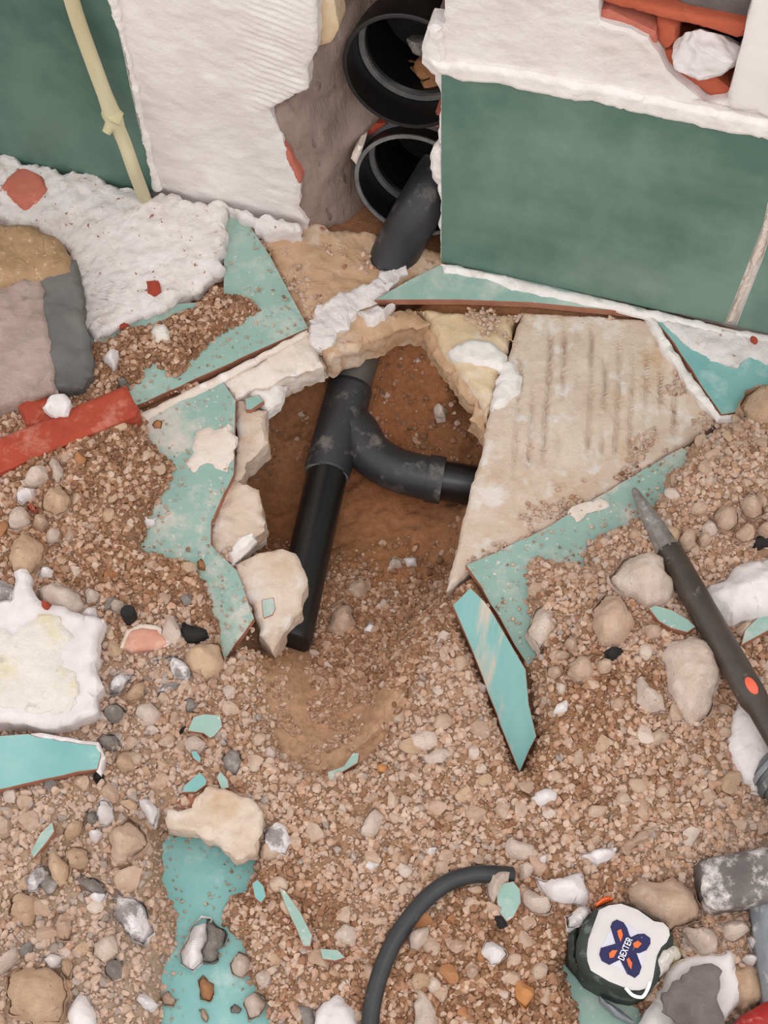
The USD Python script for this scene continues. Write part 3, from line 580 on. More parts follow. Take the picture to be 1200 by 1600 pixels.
# moulded body of the two bends behind the sockets, rising up the chase
obj('collar', tube([c2+into*0.012, c2+into*0.016, c2+into*0.06], [0.0515, 0.0575, 0.0575], 48, inner=[0.050, 0.050, 0.050]), M['socket_grey'], soil_pipe)
for k, (px, py, y, r, m) in enumerate([(655, 72, .075, .010, 'grey_lump'), (668, 108, .075, .011, 'brown_stone'), (650, 122, .08, .010, 'brown_stone'), (676, 128, .07, .010, 'brown_stone'), (640, 105, .088, .007, 'brown_stone'), (660, 138, .08, .009, 'brown_stone'), (684, 110, .07, .009, 'brown_stone')]):
    v, f = rock((r, r, r*0.8), 900+k, 2)
    solo('debris_clod', (v+WL(px, py, y), f), M[m], 'grey mortar clod stuck at the top of the upper pipe socket' if k == 0 else 'dark brown dirt clod lying inside the upper pipe socket', 'dirt clod', None if k == 0 else 'dirt clods in the upper socket')

waste = thing('waste_pipe', 'narrow black waste pipe with a tee crossing the hole in the floor', 'pipe')
p_in, p_b = WL(694, 262, 0.060), WL(660, 318, 0.030)
p_c = WL(626, 380, 0.010); p_d = G(592, 455, -0.040); p_e = G(567, 535, -0.058)
obj('wall_bend', tube(spline([p_in, p_b, p_c, p_d], 8), 0.0205, 28), M['pipe_plastic'], waste)
t0, t1 = G(548, 603, -0.066), G(510, 742, -0.070)
obj('upper_pipe', tube([p_d, p_e, t0], 0.0175, 28), M['pipe_grey'], waste)
ax = (t1-t0)/np.linalg.norm(t1-t0)
tee = obj('tee_fitting', tube([t0, t0+ax*0.003, t0+ax*0.004, t1-ax*0.004, t1-ax*0.003, t1], [0.0185, 0.0197, 0.0197, 0.0197, 0.0197, 0.0187], 32), M['pipe_plastic'], waste)
b0 = t0*0.52+t1*0.48
br = spline([b0, G(556, 672, -0.070), G(578, 708, -0.070), G(615, 732, -0.070), G(655, 744, -0.071), G(688, 750, -0.072)], 8)
obj('branch_elbow', tube(br, 0.0187, 30), M['pipe_plastic'], waste)
obj('elbow_collar', tube([G(668, 747, -0.0715), G(692, 751, -0.072)], 0.0202, 30), M['pipe_plastic'], waste)
obj('branch_pipe', tube([G(686, 750, -0.072), G(800, 768, -0.076)], 0.0168, 28), M['pipe_black'], waste)
e0 = G(452, 1008, -0.040)
obj('lower_pipe', tube([t1-ax*0.01, e0*0.96+t1*0.04, e0*0.99+t1*0.01, e0], [0.0170, 0.0170, 0.0160, 0.0135], 30), M['pipe_black'], waste)
obj('glue_ring', tube([t1-ax*0.0005, t1+ax*0.0015], [0.0192, 0.0182], 30, inner=[0.0168, 0.0168]), M['socket_rim'], waste)

# ------------------------------------------------------------------ cane leaning on the wall
def sag(P, r, n=16): return tube(P, r, n)
cane = thing('cane', 'pale yellow knotted cane leaning on the left green tile', 'stick')
k0, k1, k2 = WL(96, -60, -0.008), WL(178, 186, -0.020), G(227, 312, 0.006)
P = spline([k0, WL(118, 20, -0.011), WL(148, 105, -0.016), k1], 6)
obj('upper_stem', tube(P, np.interp(np.linspace(0, 1, len(P)), [0, .85, 1], [0.0058, 0.0060, 0.0075]), 18), M['cane'], cane)
P = spline([k1, WL(194, 222, -0.023), WL(210, 268, -0.027), k2], 6)
obj('lower_stem', tube(P, np.interp(np.linspace(0, 1, len(P)), [0, .15, 1], [0.0075, 0.0056, 0.0056]), 18), M['cane'], cane)
v, f = rock((0.009, 0.008, 0.012), 5, 3, 6, 0.06); obj('knot', (v+k1, f), M['cane_node'], cane)
nb = WL(174, 196, -0.026); obj('side_stub', tube([k1, nb+np.array([-0.004, -0.004, -0.006])], [0.006, 0.0035], 12), M['cane_node'], cane)

# ------------------------------------------------------------------ larger broken pieces, traced
def lump(px, h, m, name, label, cat, bevel=None, noise=0.0022, nscale=90, rough=0.0022, sink=0.4, seed=0, grad=(0, 0), res=0.0035, lift=None, group=None, parent=None, dome=0.0):
    """a broken piece traced in outline; lies on the ground with height h"""
    cpx = np.mean(px, 0); z = on(*cpx)[2] if lift is None else lift
    g = poly(px, z+h*0.45, rough, 0.004, seed)
    c = np.array(g.centroid.coords[0]); R = math.sqrt(g.area/math.pi)
    fr = np.random.default_rng(seed+11); fa = fr.uniform(0, 6.28)+np.arange(4)*1.57+fr.normal(0, .5, 4); fs = fr.uniform(0.15, 0.7, 4); fo = fr.uniform(0.0, 0.25, 4)
    facet = lambda x, y: np.min([fo[k]-fs[k]*((x-c[0])*math.cos(fa[k])+(y-c[1])*math.sin(fa[k]))/R for k in range(4)], axis=0)
    dz = (lambda x, y: 0.55*h*np.maximum(facet(x, y)-0.1, -0.9)*(1.0 if dome else 0.0) + dome*(1-np.minimum(((x-c[0])**2+(y-c[1])**2)/R**2, 1.3)) + 0.15*h*(meshkit.fbm(np.stack([x*60, y*60, 0*x+seed], -1), 3, seed)-0.5))
    vf = slab(g, z+h*(1-sink), h, h*0.4 if bevel is None else bevel, noise, nscale, res, seed, dz, grad)
    if parent is not None: return obj(name, vf, M[m], parent)
    return solo(name, vf, M[m], label, cat, group)

blk = thing('concrete_chunk', 'big grey block with a dark flat side and sandy brown crust on top', 'rubble block')
lump([(-80, 420), (68, 428), (80, 520), (84, 560), (92, 618), (0, 640), (-80, 650)], 0.050, 'block_face', 'face', None, None, bevel=0.004, noise=0.003, parent=blk, lift=0.0, seed=81)
lump([(62, 440), (84, 418), (120, 412), (128, 460), (140, 540), (146, 588), (128, 608), (84, 616), (76, 560)], 0.046, 'block_dark', 'dark_side', None, None, bevel=0.003, noise=0.0012, parent=blk, lift=0.0, seed=82, grad=(-0.08, 0))
lump([(-80, 350), (0, 350), (52, 354), (92, 374), (112, 400), (116, 430), (60, 446), (0, 458), (-80, 470)], 0.062, 'block_sand', 'sandy_crust', None, None, bevel=0.014, noise=0.003, parent=blk, lift=0.0, seed=83)

rb = thing('brick_strip', 'long flat orange-red brick strip pointing at the hole beside the grey block', 'brick fragment')
lump([(-80, 712), (0, 686), (80, 654), (196, 602), (217, 640), (214, 650), (90, 702), (0, 740), (-80, 770)], 0.022, 'red_brick', 'strip', None, None, bevel=0.002, noise=0.0007, parent=rb, lift=0.016, seed=84, rough=0.0008)
lump([(28, 632), (45, 622), (80, 622), (112, 640), (108, 655), (60, 672), (40, 668)], 0.024, 'red_brick', 'broken_rib', None, None, bevel=0.004, noise=0.002, parent=rb, lift=0.008, seed=85)
lump([(66, 634), (78, 616), (100, 614), (110, 626), (104, 644), (84, 648)], 0.012, 'white_plaster_lump', 'mortar_remains', None, None, parent=rb, lift=0.030, seed=86)
lump([(-4, 300), (10, 280), (28, 262), (42, 262), (66, 276), (76, 296), (70, 308), (42, 327), (32, 324), (20, 312)], 0.022, 'red_clay_lump', 'brick_fragment', 'rounded salmon red brick fragment lying under the left green tile', 'brick fragment', seed=87, noise=0.0016, bevel=0.006, lift=0.0)
lump([(228, 438), (248, 438), (252, 456), (240, 462), (230, 456)], 0.007, 'red_brick', 'brick_fragment', 'small square orange-red brick chip sunk in the white plaster rubble', 'brick fragment', seed=88, lift=0.004, bevel=0.0015)
for k, (px, py, w) in enumerate([(168, 490, 7), (194, 512, 7), (206, 434, 10), (336, 425, 7), (1178, 532, 6)]):
    p = on(px, py, 0.007); v, f = rock((w/1850, w/1850, 0.004), 820+k, 2)
    solo('brick_fragment', (v+p, f), M['red_brick'], ['tiny red brick crumb nearest the grey block in the white rubble', 'tiny red brick crumb at the lower edge of the white rubble', 'thin red brick flake lying in the middle of the white rubble', 'reddish brown brick flake at the right edge of the white rubble', 'single red brick crumb on plaster under the right green tiles'][k], 'brick fragment')
lump([(28, 1000), (190, 1000), (200, 985), (225, 978), (252, 984), (266, 1005), (248, 1014), (205, 1018), (192, 1012)][2:], 0.009, 'terracotta_pale', 'terracotta_shard', 'curved terracotta pink shard among the grey rubble left of the hole', 'ceramic shard', seed=89, bevel=0.002, noise=0.0006, rough=0.0006)

pl = thing('plaster_slab', 'large cream and white plaster slab lying at the left edge', 'plaster piece')
lump([(-80, 955), (0, 948), (22, 945), (28, 918), (29, 902), (40, 896), (49, 906), (60, 938), (72, 946), (105, 955), (112, 962), (166, 976), (163, 986), (153, 1002), (153, 1042), (161, 1078), (150, 1092), (155, 1116), (140, 1124), (90, 1142), (58, 1138), (0, 1132), (-80, 1128)], 0.026, 'plaster_lump' if False else 'white_plaster_lump', 'slab', None, None, bevel=0.004, noise=0.0016, parent=pl, seed=91, sink=0.1)
zc = on(80, 1040)[2]
lump([(-80, 985), (20, 985), (60, 965), (100, 968), (104, 1000), (100, 1040), (125, 1062), (120, 1100), (95, 1120), (50, 1112), (0, 1098), (-80, 1090)], 0.004, 'plaster_cream', 'cream_coat', None, None, bevel=0.0015, noise=0.0034, nscale=45, rough=0.007, parent=pl, seed=92, lift=zc+0.0222, sink=0.1)
ts = tile('tile_shard', [(-80, 1160), (0, 1148), (44, 1147), (58, 1152), (150, 1166), (158, 1180), (153, 1203), (122, 1206), (0, 1232), (-80, 1250)], 'turquoise_glaze', ztop=0.030, th=0.009, seed=93, label='big turquoise tile shard with a white mortar edge under the cream plaster slab', cat='tile shard', grad=(0.02, 0.05))
obj('mortar_edge', slab(poly([(48, 1146), (66, 1144), (155, 1160), (164, 1184), (157, 1212), (150, 1206), (154, 1182), (146, 1170), (58, 1155)], 0.030, 0.001), 0.0315, 0.012, 0.002, 0.001, 110, 0.004, 3, None, (0.02, 0.05)), M['white_plaster_lump'], ts)
def shard(px, glaze, z, label, th=0.008, grad=(0, 0), seed=0, rough=0.0006):
    z = max(z, on(*np.mean(px, 0))[2]+0.0075)
    return tile('tile_shard', px, glaze, ztop=z, th=th, seed=seed, label=label, cat='tile shard', grad=grad, rough=rough)
shard([(708, 945), (735, 918), (762, 946), (822, 1046), (826, 1100), (838, 1150), (812, 1206), (770, 1100), (735, 1010)], 'turquoise_dusty', 0.007, 'long pointed turquoise tile shard lying right below the hole', seed=101, grad=(0.02, 0.02))
shard([(1014, 950), (1024, 945), (1050, 953), (1076, 968), (1087, 979), (1074, 987), (1050, 980), (1030, 970)], 'teal_glaze', 0.030, 'almond shaped teal tile shard touching the steel bar', seed=102)
shard([(776, 1392), (786, 1380), (802, 1378), (813, 1390), (815, 1410), (803, 1432), (792, 1439), (780, 1425), (776, 1408)], 'teal_glaze', 0.030, 'upright oval teal tile shard at the end of the black hose', seed=103, grad=(0, 0.2))
shard([(1164, 984), (1200, 948), (1290, 930), (1290, 1000), (1200, 985), (1170, 1002), (1158, 1008)], 'teal_glaze', 0.026, 'pale teal tile shard at the right edge beside the white chunk', seed=104)
shard([(292, 1142), (302, 1120), (318, 1115), (345, 1116), (348, 1135), (336, 1150), (328, 1154), (318, 1146)], 'teal_glaze', 0.016, 'small teal tile shard left of the dusty trough', seed=105)
shard([(284, 1238), (286, 1228), (312, 1206), (324, 1218), (322, 1226), (306, 1238)], 'turquoise_glaze', 0.018, 'small bright turquoise shard above the curved pink tile piece', seed=106)
shard([(298, 1174), (306, 1173), (314, 1184), (312, 1192), (302, 1184)], 'turquoise_glaze', 0.018, 'tiny turquoise chip left of the grey stone near the trough', seed=107)
shard([(338, 1214), (344, 1204), (356, 1218), (358, 1230), (346, 1234), (342, 1224)], 'teal_glaze', 0.020, 'tiny pale teal chip right above the curved pink tile piece', seed=108)
shard([(46, 1330), (62, 1300), (82, 1284), (86, 1300), (70, 1322), (52, 1340)], 'teal_glaze', 0.032, 'narrow teal tile shard leaning in the bottom left rubble', seed=109, grad=(0.4, 0))
shard([(394, 1380), (402, 1374), (412, 1384), (416, 1400), (408, 1412), (398, 1402)], 'turquoise_glaze', 0.016, 'small green-turquoise shard left of the slanting pale strip', seed=110)
shard([(434, 1384), (446, 1390), (470, 1424), (488, 1462), (484, 1478), (474, 1478), (462, 1450), (446, 1418)], 'teal_dusty', 0.015, 'slanting dusty teal tile strip in the gravel left of the hose', seed=111)
shard([(512, 1206), (536, 1196), (552, 1176), (562, 1176), (560, 1192), (536, 1206), (526, 1222), (514, 1224)], 'teal_dusty', 0.012, 'forked dusty teal shard just below the trough', seed=112, rough=0.0012)
shard([(500, 1482), (528, 1484), (540, 1496), (524, 1502), (504, 1498)], 'teal_dusty', 0.014, 'faint pale teal shard under the pink stone left of the hose', seed=113)
# curved piece of tile, pale underside up, with its pinkish clay edge
cs = lump([(264, 1296), (264, 1272), (300, 1264), (320, 1240), (322, 1234), (352, 1236), (392, 1252), (410, 1272), (410, 1300), (404, 1338), (382, 1346), (370, 1346), (342, 1322), (308, 1304)], 0.018, 'mortar_bed', 'tile_piece', 'curved tile piece lying face down with pale mortar and pinkish clay edge', 'tile shard', seed=120, bevel=0.002, noise=0.004, sink=0.1, nscale=130, res=0.0022)
obj('clay_end', slab(poly([(264, 1270), (268, 1254), (290, 1244), (320, 1236), (326, 1246), (306, 1262)], 0.02, 0.001), float(UsdGeom.Xformable(cs).GetLocalTransformation()[3][2])+0.012, 0.012, 0.002, 0.001, 120, 0.003, 4), M['clay_body'], cs, off=[float(x) for x in UsdGeom.Xformable(cs).GetLocalTransformation()[3]][:3])

tsh = stage.GetPrimAtPath('/World/terracotta_shard')
o_ = [float(x) for x in UsdGeom.Xformable(tsh).GetLocalTransformation()[3]][:3]
obj('pale_rim', slab(poly([(188, 1013), (198, 985), (222, 976), (250, 980), (268, 1006), (256, 1012), (252, 1006), (240, 990), (222, 985), (203, 992), (194, 1014)], o_[2]+0.006, 0.0005), o_[2]+0.0085, 0.006, 0.001, 0.0004, 120, 0.003, 2), M['mortar_pale'], tsh, off=o_)

# ------------------------------------------------------------------ wall-hole lump, right edge pieces
v, f = rock((0.0265, 0.018, 0.023), 77, 4, 30, 0.22, 0.6); obj_ = rotz((v, f), 0.2)
rr = trimesh.transformations.rotation_matrix(0.35, [0, 1, 0])[:3, :3]
solo('plaster_lump', (obj_[0] @ rr.T + WL(1112, 88, 0.014), f), M['white_plaster_lump'], 'white plaster lump wedged between the bricks in the wall hole', 'plaster piece')
# ------------------------------------------------------------------ named rubble lumps, traced
LUMPS = [  # outline, height, material, label
 ([(957, 892), (975, 862), (1018, 852), (1046, 864), (1062, 915), (1046, 940), (1018, 946), (982, 926), (966, 916)], .030, 'pale_stone', 'big pale round mortar lump touching the upper left side of the steel bar'),
 ([(928, 942), (948, 920), (972, 926), (990, 944), (1001, 964), (986, 994), (966, 1008), (944, 1000), (930, 976)], .030, 'beige_stone', 'round beige lump just below the big pale lump left of the bar'),
 ([(1034, 1012), (1050, 990), (1076, 984), (1112, 994), (1131, 1050), (1124, 1092), (1104, 1118), (1092, 1146), (1072, 1112), (1046, 1076)], .034, 'pale_stone', 'largest pale pitted lump directly under the lower half of the steel bar'),
 ([(826, 978), (845, 942), (864, 946), (876, 972), (862, 992), (846, 1010), (833, 994)], .020, 'pale_stone', 'pinkish pale stone right of the pointed turquoise shard'),
 ([(934, 990), (932, 1020), (926, 1054), (902, 1066), (886, 1050), (890, 1030), (914, 1010)], .020, 'beige_stone', 'slanted wedge of beige mortar left of the dark gap'),
 ([(882, 1002), (892, 986), (908, 994), (906, 1014), (892, 1018)], .014, 'beige_stone', 'small beige stone on the upper left of the slanted mortar wedge'),
 ([(930, 1028), (944, 1022), (958, 1030), (955, 1050), (938, 1050)], .014, 'beige_stone', 'small square beige stone below the dark gap'),
 ([(993, 1052), (1006, 1045), (1018, 1066), (1042, 1082), (1044, 1104), (1012, 1112), (994, 1094)], .020, 'pale_stone', 'smooth triangular beige stone with one dimple left of the largest lump'),
 ([(1000, 976), (1016, 968), (1036, 978), (1036, 992), (1016, 996)], .014, 'beige_stone', 'small beige stone just under the almond shaped teal shard'),
 ([(864, 1018), (876, 1010), (892, 1018), (888, 1028), (868, 1030)], .011, 'beige_stone', 'small flat beige stone above the square pebble'),
 ([(858, 1040), (876, 1036), (882, 1052), (866, 1058), (858, 1052)], .012, 'beige_stone', 'square beige pebble left of the slanted mortar wedge'),
 ([(866, 1062), (892, 1064), (884, 1088), (872, 1080)], .010, 'pale_stone', 'jagged pale chip below the square beige pebble'),
 ([(864, 1112), (886, 1088), (890, 1096), (880, 1112)], .008, 'white_plaster_lump', 'white flake under the jagged pale chip'),
 ([(948, 1090), (968, 1086), (984, 1092), (974, 1108), (952, 1104)], .012, 'beige_stone', 'beige stone left of the dimpled triangular stone'),
 ([(1010, 1142), (1030, 1136), (1054, 1140), (1046, 1160), (1016, 1164)], .012, 'beige_stone', 'flat beige stone below the dimpled triangular stone'),
 ([(1098, 935), (1114, 906), (1134, 895), (1150, 866), (1176, 860), (1192, 868), (1206, 858), (1290, 900), (1290, 960), (1180, 958), (1150, 970), (1122, 966), (1104, 952)], .030, 'white_plaster_lump', 'large whitish plaster chunk at the right edge above the steel bar'),
 ([(1160, 612), (1170, 596), (1200, 586), (1290, 590), (1290, 670), (1190, 652), (1166, 640)], .040, 'sandy_stone', 'big sandy lump at the right edge on the turquoise tile'),
 ([(1150, 1096), (1166, 1088), (1200, 1140), (1290, 1200), (1290, 1260), (1178, 1234), (1160, 1214), (1136, 1166), (1140, 1150)], .016, 'white_plaster_lump', 'white plaster sheet at the right edge under the lower end of the bar'),
 ([(978, 1386), (986, 1366), (1010, 1360), (1032, 1374), (1060, 1365), (1086, 1380), (1104, 1410), (1110, 1436), (1082, 1442), (1062, 1446), (1050, 1456), (1015, 1425), (988, 1402)], .030, 'beige_stone', 'big crumbly beige chunk between the tape measure and the hammer head'),
 ([(1058, 1448), (1080, 1438), (1112, 1440), (1128, 1456), (1132, 1480), (1100, 1486), (1078, 1470)], .024, 'pale_stone', 'pale lump just below the big crumbly chunk'),
 ([(1132, 1436), (1168, 1428), (1172, 1450), (1150, 1470), (1134, 1462)], .020, 'pale_stone', 'pale lump left of the hammer handle'),
 ([(1148, 1520), (1178, 1498), (1192, 1512), (1196, 1560), (1168, 1588), (1150, 1570)], .024, 'sandy_stone', 'brownish grey stone beside the hammer handle above the red plastic'),
 ([(1160, 1494), (1180, 1484), (1194, 1494), (1178, 1506)], .024, 'white_plaster_lump', 'small white wedge touching the hammer handle'),
 ([(1172, 1462), (1180, 1456), (1190, 1484), (1180, 1482)], .024, 'white_plaster_lump', 'thin white splinter standing beside the hammer handle'),
 ([(838, 1366), (880, 1370), (906, 1362), (926, 1390), (930, 1410), (916, 1420), (888, 1412), (856, 1396)], .022, 'white_plaster_lump', 'crumpled whitish plaster chunk above the tape measure'),
 ([(884, 1420), (912, 1404), (929, 1421), (912, 1436), (885, 1450)], .040, 'white_plaster_lump', 'clean white plaster wedge leaning on the upper left of the tape measure'),
 ([(1021, 1496), (1030, 1474), (1050, 1463), (1072, 1476), (1080, 1492), (1050, 1512), (1036, 1528), (1020, 1530)], .046, 'plaster_cream', 'cream plaster chip lying on the right side of the tape measure'),
 ([(908, 1336), (930, 1330), (976, 1310), (986, 1318), (962, 1334), (934, 1352)], .016, 'white_plaster_lump', 'long white plaster flake above the crumpled plaster chunk'),
 ([(962, 1336), (975, 1306), (1000, 1294), (1028, 1290), (1014, 1312), (984, 1334)], .012, 'beige_stone', 'long beige slab of mortar behind the long white flake'),
 ([(830, 1245), (840, 1234), (862, 1229), (876, 1236), (872, 1248), (846, 1256)], .010, 'white_plaster_lump', 'flat oval white flake below the tip of the pointed turquoise shard'),
 ([(840, 1340), (850, 1329), (857, 1340), (852, 1348)], .012, 'white_plaster_lump', 'small white pointed chip above the crumpled plaster chunk'),
 ([(764, 1362), (782, 1354), (802, 1356), (798, 1378), (778, 1390), (770, 1412), (762, 1396)], .026, 'pale_stone', 'pale pinkish mortar chunk covering the end of the black hose'),
 ([(808, 1378), (830, 1384), (850, 1402), (866, 1410), (852, 1424), (830, 1420), (816, 1404)], .018, 'pale_stone', 'pale mortar chunk right of the oval teal shard'),
 ([(810, 1348), (824, 1340), (838, 1352), (826, 1374), (812, 1374)], .014, 'pale_stone', 'pale pebble above the oval teal shard'),
 ([(784, 1318), (800, 1304), (830, 1318), (846, 1332), (820, 1344), (796, 1338)], .012, 'pale_stone', 'flat pale mortar piece above the end of the hose'),
 ([(561, 1290), (572, 1262), (584, 1256), (602, 1272), (598, 1298), (584, 1316), (568, 1304)], .016, 'pale_stone', 'pale pear-shaped stone alone in the gravel above the hose'),
 ([(664, 1328), (676, 1317), (688, 1320), (672, 1342)], .010, 'white_plaster_lump', 'white triangular chip in the gravel above the top of the hose'),
 ([(570, 1356), (576, 1346), (592, 1350), (580, 1358)], .008, 'white_plaster_lump', 'small white chip below the pale pear-shaped stone'),
 ([(748, 1484), (762, 1470), (784, 1474), (794, 1490), (784, 1508), (764, 1508)], .020, 'white_plaster_lump', 'white plaster nugget inside the curve of the hose'),
 ([(700, 1470), (724, 1460), (752, 1466), (740, 1482), (704, 1486)], .012, 'beige_stone', 'flat beige mortar flake left of the white nugget'),
 ([(636, 1462), (648, 1446), (672, 1444), (670, 1466), (652, 1482), (640, 1478)], .018, 'pale_stone', 'pale blocky stone just inside the hose curve'),
 ([(664, 1540), (676, 1522), (692, 1536), (690, 1552), (672, 1552)], .014, 'pale_stone', 'round pale stone inside the lower hose curve'),
 ([(726, 1512), (736, 1504), (748, 1510), (746, 1524), (732, 1526)], .012, 'beige_stone', 'pale pebble below the flat beige flake'),
 ([(782, 1526), (788, 1518), (802, 1520), (796, 1538), (784, 1540)], .012, 'pale_stone', 'pale pebble below the white nugget'),
 ([(804, 1532), (818, 1524), (836, 1538), (836, 1552), (822, 1576), (808, 1556)], .014, 'orange_stone', 'orange brown stone in the gravel left of the tape measure'),
 ([(648, 1546), (676, 1546), (686, 1580), (680, 1640), (640, 1640)], .016, 'pale_stone', 'long pale mortar streaked piece at the bottom edge inside the hose'),
 ([(514, 1462), (540, 1438), (562, 1446), (570, 1464), (548, 1472), (516, 1474)], .014, 'pale_stone', 'pinkish pale stone above the faint teal shard'),
 ([(486, 1600), (500, 1562), (528, 1546), (558, 1570), (558, 1600), (540, 1650), (492, 1650)], .020, 'white_plaster_lump', 'white plaster lump at the bottom edge left of the hose'),
 ([(470, 1570), (484, 1562), (494, 1572), (488, 1620), (470, 1640)], .014, 'grey_lump', 'grey mortar crust beside the white lump at the bottom edge'),
 ([(142, 1268), (146, 1246), (160, 1239), (172, 1256), (176, 1274), (162, 1292), (148, 1288)], .024, 'white_plaster_lump', 'rounded white plaster lump below the big turquoise shard'),
 ([(128, 1266), (138, 1258), (148, 1266), (148, 1288), (134, 1288)], .018, 'grey_lump', 'grey crust stuck to the left of the rounded white lump'),
 ([(136, 1300), (150, 1292), (158, 1298), (150, 1312), (140, 1312)], .016, 'white_plaster_lump', 'small whitish stone under the rounded white lump'),
 ([(212, 1248), (228, 1244), (246, 1258), (240, 1288), (232, 1284), (222, 1264)], .014, 'white_plaster_lump', 'white plaster flake left of the curved tile piece'),
 ([(164, 1330), (172, 1290), (196, 1270), (216, 1282), (224, 1310), (204, 1344), (176, 1356), (164, 1354)], .026, 'beige_stone', 'big rough beige lump left of the curved tile piece'),
 ([(96, 1326), (108, 1316), (138, 1324), (142, 1340), (128, 1354), (104, 1350)], .020, 'sandy_stone', 'beige stone left of the big rough beige lump'),
 ([(92, 1304), (102, 1286), (124, 1276), (124, 1296), (106, 1316), (94, 1316)], .018, 'sandy_stone', 'yellowish brown stone above the beige stone in the bottom left'),
 ([(70, 1330), (82, 1326), (102, 1348), (106, 1376), (90, 1386), (76, 1366)], .018, 'sandy_stone', 'long sandy stone right of the leaning narrow teal shard'),
 ([(30, 1366), (52, 1352), (64, 1340), (74, 1356), (70, 1378), (52, 1394), (34, 1390)], .018, 'grey_white_lump', 'grey and white curved plaster flake under the narrow teal shard'),
 ([(112, 1368), (126, 1362), (148, 1372), (164, 1394), (152, 1402), (128, 1390)], .016, 'grey_lump', 'blue-grey splinter above the grey and white lump'),
 ([(124, 1388), (140, 1392), (166, 1392), (152, 1404), (134, 1402)], .018, 'white_plaster_lump', 'white chip along the blue-grey splinter'),
 ([(12, 1400), (24, 1390), (54, 1396), (54, 1430), (44, 1450), (28, 1448), (12, 1424)], .024, 'sandy_stone', 'large sandy yellow block at the left edge below the curved flake'),
 ([(172, 1400), (184, 1390), (212, 1394), (228, 1420), (236, 1450), (222, 1466), (196, 1460), (178, 1440)], .028, 'grey_white_lump', 'rounded grey lump with a white face left of the exposed turquoise tile'),
 ([(84, 1420), (100, 1416), (114, 1430), (104, 1462), (84, 1462)], .018, 'beige_stone', 'beige stone left of the rounded grey and white lump'),
 ([(142, 1470), (154, 1456), (176, 1456), (182, 1484), (160, 1500), (142, 1490)], .020, 'pale_stone', 'pale stone under the rounded grey and white lump'),
 ([(60, 1490), (76, 1484), (94, 1492), (92, 1506), (76, 1510)], .022, 'white_plaster_lump', 'white chip above the biggest lump in the bottom left corner'),
 ([(90, 1496), (102, 1488), (114, 1506), (106, 1526), (92, 1520)], .020, 'sandy_stone', 'beige stone beside the white chip in the bottom left corner'),
 ([(10, 1540), (12, 1512), (36, 1494), (68, 1502), (96, 1520), (98, 1560), (88, 1596), (48, 1600), (34, 1590), (8, 1578)], .036, 'sandy_stone', 'biggest crumbly lump in the bottom left corner'),
 ([(0, 1488), (16, 1448), (34, 1470), (32, 1490), (10, 1516), (-30, 1530), (-30, 1490)], .022, 'pale_stone', 'pale grey slab at the left edge above the biggest lump'),
 ([(104, 1580), (120, 1548), (132, 1562), (152, 1594), (150, 1640), (112, 1640)], .018, 'white_plaster_lump', 'white plaster tongue at the bottom edge right of the biggest lump'),
 ([(162, 1498), (188, 1496), (190, 1526), (176, 1534), (162, 1520)], .018, 'grey_lump', 'dark grey stone above the white tongue at the bottom left'),
 ([(206, 1554), (216, 1546), (240, 1566), (232, 1574), (214, 1566)], .014, 'white_plaster_lump', 'white bone-shaped chip left of the turquoise tile at the bottom'),
 ([(275, 1484), (296, 1440), (312, 1428), (330, 1430), (322, 1456), (312, 1500), (298, 1512), (280, 1504)], .024, 'white_plaster_lump', 'long white plaster lump lying across the turquoise tile'),
 ([(312, 1500), (322, 1456), (326, 1436), (338, 1440), (350, 1456), (332, 1480), (334, 1494)], .018, 'grey_lump', 'grey crust along the right side of the long white lump'),
 ([(308, 1530), (316, 1522), (332, 1536), (336, 1552), (326, 1564), (312, 1560)], .010, 'brown_stone', 'brown pebble lying alone on the turquoise tile at the bottom'),
 ([(308, 1576), (318, 1574), (326, 1588), (322, 1598), (314, 1590)], .007, 'beige_stone', 'small pinkish pebble below the brown pebble on the turquoise tile'),
 ([(358, 1572), (366, 1568), (378, 1574), (372, 1582), (360, 1580)], .008, 'grey_lump', 'dark pebble at the right side of the turquoise tile'),
 ([(248, 1556), (262, 1544), (276, 1560), (272, 1572), (254, 1572)], .012, 'beige_stone', 'pinkish pebble on the left rim of the turquoise tile at the bottom'),
 ([(356, 1502), (372, 1484), (390, 1490), (392, 1512), (376, 1526), (360, 1520)], .020, 'pale_stone', 'round pale stone right of the grey crust on the turquoise tile'),
 ([(378, 1562), (398, 1546), (418, 1564), (404, 1586), (386, 1590)], .018, 'pale_stone', 'pale pointed stone at the right rim of the turquoise tile'),
 ([(398, 1522), (412, 1512), (428, 1516), (420, 1538), (402, 1542)], .014, 'pale_stone', 'flat pale stone above the pale pointed stone'),
 ([(410, 1318), (420, 1286), (444, 1286), (456, 1310), (446, 1334), (422, 1334)], .018, 'grey_white_lump', 'dark grey crumbly lump right of the curved tile piece'),
 ([(54, 908), (80, 895), (104, 908), (126, 924), (128, 942), (114, 954), (84, 950), (62, 934)], .024, 'pale_stone', 'grey-white cracked lump behind the cream plaster slab'),
 ([(54, 890), (66, 880), (82, 884), (80, 896), (58, 896)], .020, 'white_plaster_lump', 'white chip behind the grey-white cracked lump'),
 ([(128, 918), (136, 910), (156, 920), (152, 940), (132, 938)], .016, 'pale_stone', 'pinkish white block right of the cracked lump'),
 ([(118, 958), (132, 944), (150, 942), (152, 960), (134, 964)], .016, 'white_plaster_lump', 'white plaster knob above the corner of the cream slab'),
 ([(168, 944), (178, 930), (194, 934), (194, 950), (178, 954)], .014, 'pale_stone', 'round pale pebble left of the black plug'),
 ([(-30, 900), (0, 896), (26, 906), (22, 946), (-30, 952)], .020, 'grey_white_lump', 'grey speckled lump at the left edge behind the cream slab'),
